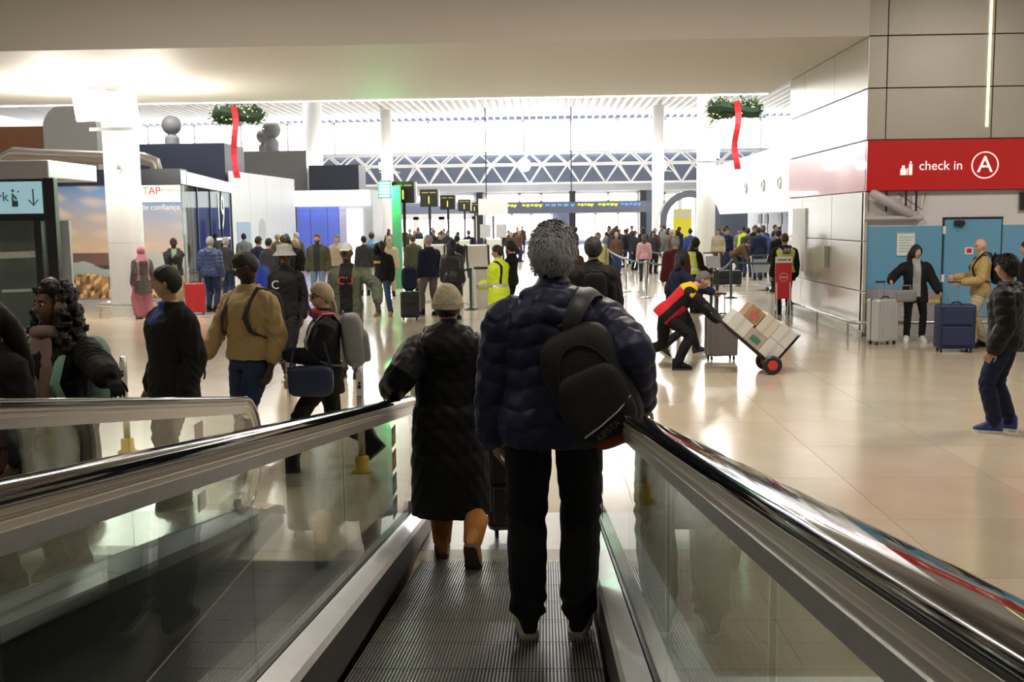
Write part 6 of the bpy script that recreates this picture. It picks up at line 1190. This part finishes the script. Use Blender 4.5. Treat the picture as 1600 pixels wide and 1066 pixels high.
# baggage trolley crowd at the check in hall
CI = [(1146, 37, -120, 1.75, 55, K_BROWN, K_CHAR, ('short', HB), 'person in brown jacket bending over luggage in the check in hall'), (1131, 44, 10, 1.75, 0, K_BLUE, K_DENIM, ('short', HB), 'person in blue jacket near the right column'), (1160, 42, 30, 1.78, 0, K_HIV, K_CHAR, ('crop', HB), 'worker in yellow jacket in the check in hall'), (1167, 38, 0, 1.76, 0, K_CHAR, K_DENIM, ('short', HB), 'person in charcoal jacket and pale jeans in the check in hall'), (1183, 36, 5, 1.80, 0, K_NAVY, K_DENIM, ('short', HB), 'person in navy jacket with rucksack in the check in hall'), (1190, 37.5, -10, 1.80, 0, K_BLUE, K_DENIM, ('short', HBR), 'person in bright blue jacket in the check in hall'), (1214, 30, 15, 1.78, 0, K_BLACK, K_BLACK, ('short', HB), 'person in black just left of the M worker'), (1176, 46, 180, 1.75, 0, K_BLACK, K_CHAR, ('short', HB), 'person in black facing out of the check in hall'), (1121, 41, 160, 1.72, 0, K_BEIGE, K_BROWN, ('short', HBR), 'person in beige next to the right column')]
for (px, Y, rz, h_, ln_, t_, b_, hr_, lb) in CI:
    person(lb, (gx(px, Y), Y, 0), rz, h_, vox=0.015, skinm=SK_M, hair=hr_, lean=ln_, sit=0.08 if ln_ else 0, top=dict(m=t_, g=0.035), bottom=dict(m=b_, g=0.018), hands=((-0.15, 0.6, 0.6), (0.15, 0.6, 0.6)) if ln_ else None)
def trolley(px, Y, lb):
    r = empty('luggage_trolley', (gx(px, Y), Y, 0), math.radians(20), lb, 'trolley')
    for sx in (-0.28, 0.28): c = MB(); c.tube([(sx, -0.4, 0.12), (sx, 0.35, 0.2), (sx, 0.5, 1.0)], 0.018, 6); c.build('side_tube', m_steel, r)
    c = MB(); c.tube([(-0.28, 0.5, 1.0), (0.28, 0.5, 1.0)], 0.022, 6); c.build('push_bar', m_black, r); c = MB(); c.box((-0.28, -0.4, 0.14), (0.28, 0.35, 0.18)); c.build('deck', m_steel, r); c = MB(); c.box((-0.26, 0.37, 0.5), (0.26, 0.39, 0.9)); c.build('basket', m_steel, r)
    for sx in (-0.24, 0.24): c = MB(); c.lathe([(0.02, -0.02), (0.06, -0.02), (0.06, 0.02), (0.02, 0.02)], n=12, M=TR(sx, -0.35, 0.06) @ RY(90)); c.build('wheel', m_black, r)
trolley(1199, 31, 'steel luggage trolley left of the M worker'); trolley(1122, 34, 'steel luggage trolley beside the right column')
suitcase('dark bag lying near the bending person in the check in hall', (gx(1130, 33.5), 33.0, 0), 0, 0.9, 0.4, 0.5, MATS['case_black'], False, 0)
# ------------------------------------------------------------------ far crowd (shared low detail people)
protos = []; LOOK = ('black coat', 'navy jacket and jeans', 'charcoal coat with long hair', 'brown jacket', 'grey sweater')
for k, (t_, b_, hr_) in enumerate(((K_BLACK, K_CHAR, ('short', HB)), (K_NAVY, K_DENIM, ('short', HBR)), (K_CHAR, K_BLACK, ('long', HB)), (K_BROWN, K_DENIM, ('short', HG)), (K_GREY, K_BLACK, ('crop', HB)))):
    protos.append(person('far traveller', (0, 0, 0), 0, 1.72, vox=0.022, skinm=SK_M, hair=hr_, top=dict(m=t_, g=0.035), bottom=dict(m=b_, g=0.02), group='far crowd at the back of the hall')['root'])
spots = []
for (a_, b_, n, wh) in ((604, 660, 8, 'among the nearer gate signs'), (660, 760, 8, 'behind the check kiosks'), (775, 900, 12, 'before the middle back windows'), (945, 1000, 14, 'at the start of the queue lane'), (1000, 1065, 12, 'between queue lane and yellow totem'), (1120, 1215, 10, 'in front of the check in counters'), (380, 470, 5, 'before the white hoarding')):
    for k in range(n): spots.append((random.uniform(a_, b_), random.uniform(44, 74) if a_ < 900 else random.uniform(40, 52) if a_ == 1120 else random.uniform(40, 70), wh))
spots[-5:] = [(p_, random.uniform(32, 36), wh) for (p_, y_, wh) in spots[-5:]]
taken = []
for i, (px, Y, wh) in enumerate(spots):
    for tr_ in range(30):
        x_ = gx(px, Y)
        if all((x_ - a_) ** 2 + (Y - b_) ** 2 > 0.8 for a_, b_ in taken) and x_ < 12.4: break
        Y += random.uniform(-2.5, 2.5); px -= random.uniform(-3, 4); Y = min(max(Y, 31), 78)
    taken.append((x_, Y)); k = i if i < 5 else random.randrange(5)
    o = protos[i] if i < 5 else copy_tree(protos[k])
    o.location = (x_, Y, 0); o.rotation_euler = (0, 0, random.uniform(0, 6.28)); sc = random.uniform(0.93, 1.06); o.scale = (sc, sc, sc); o['label'] = 'far traveller in %s %s' % (LOOK[k], wh)
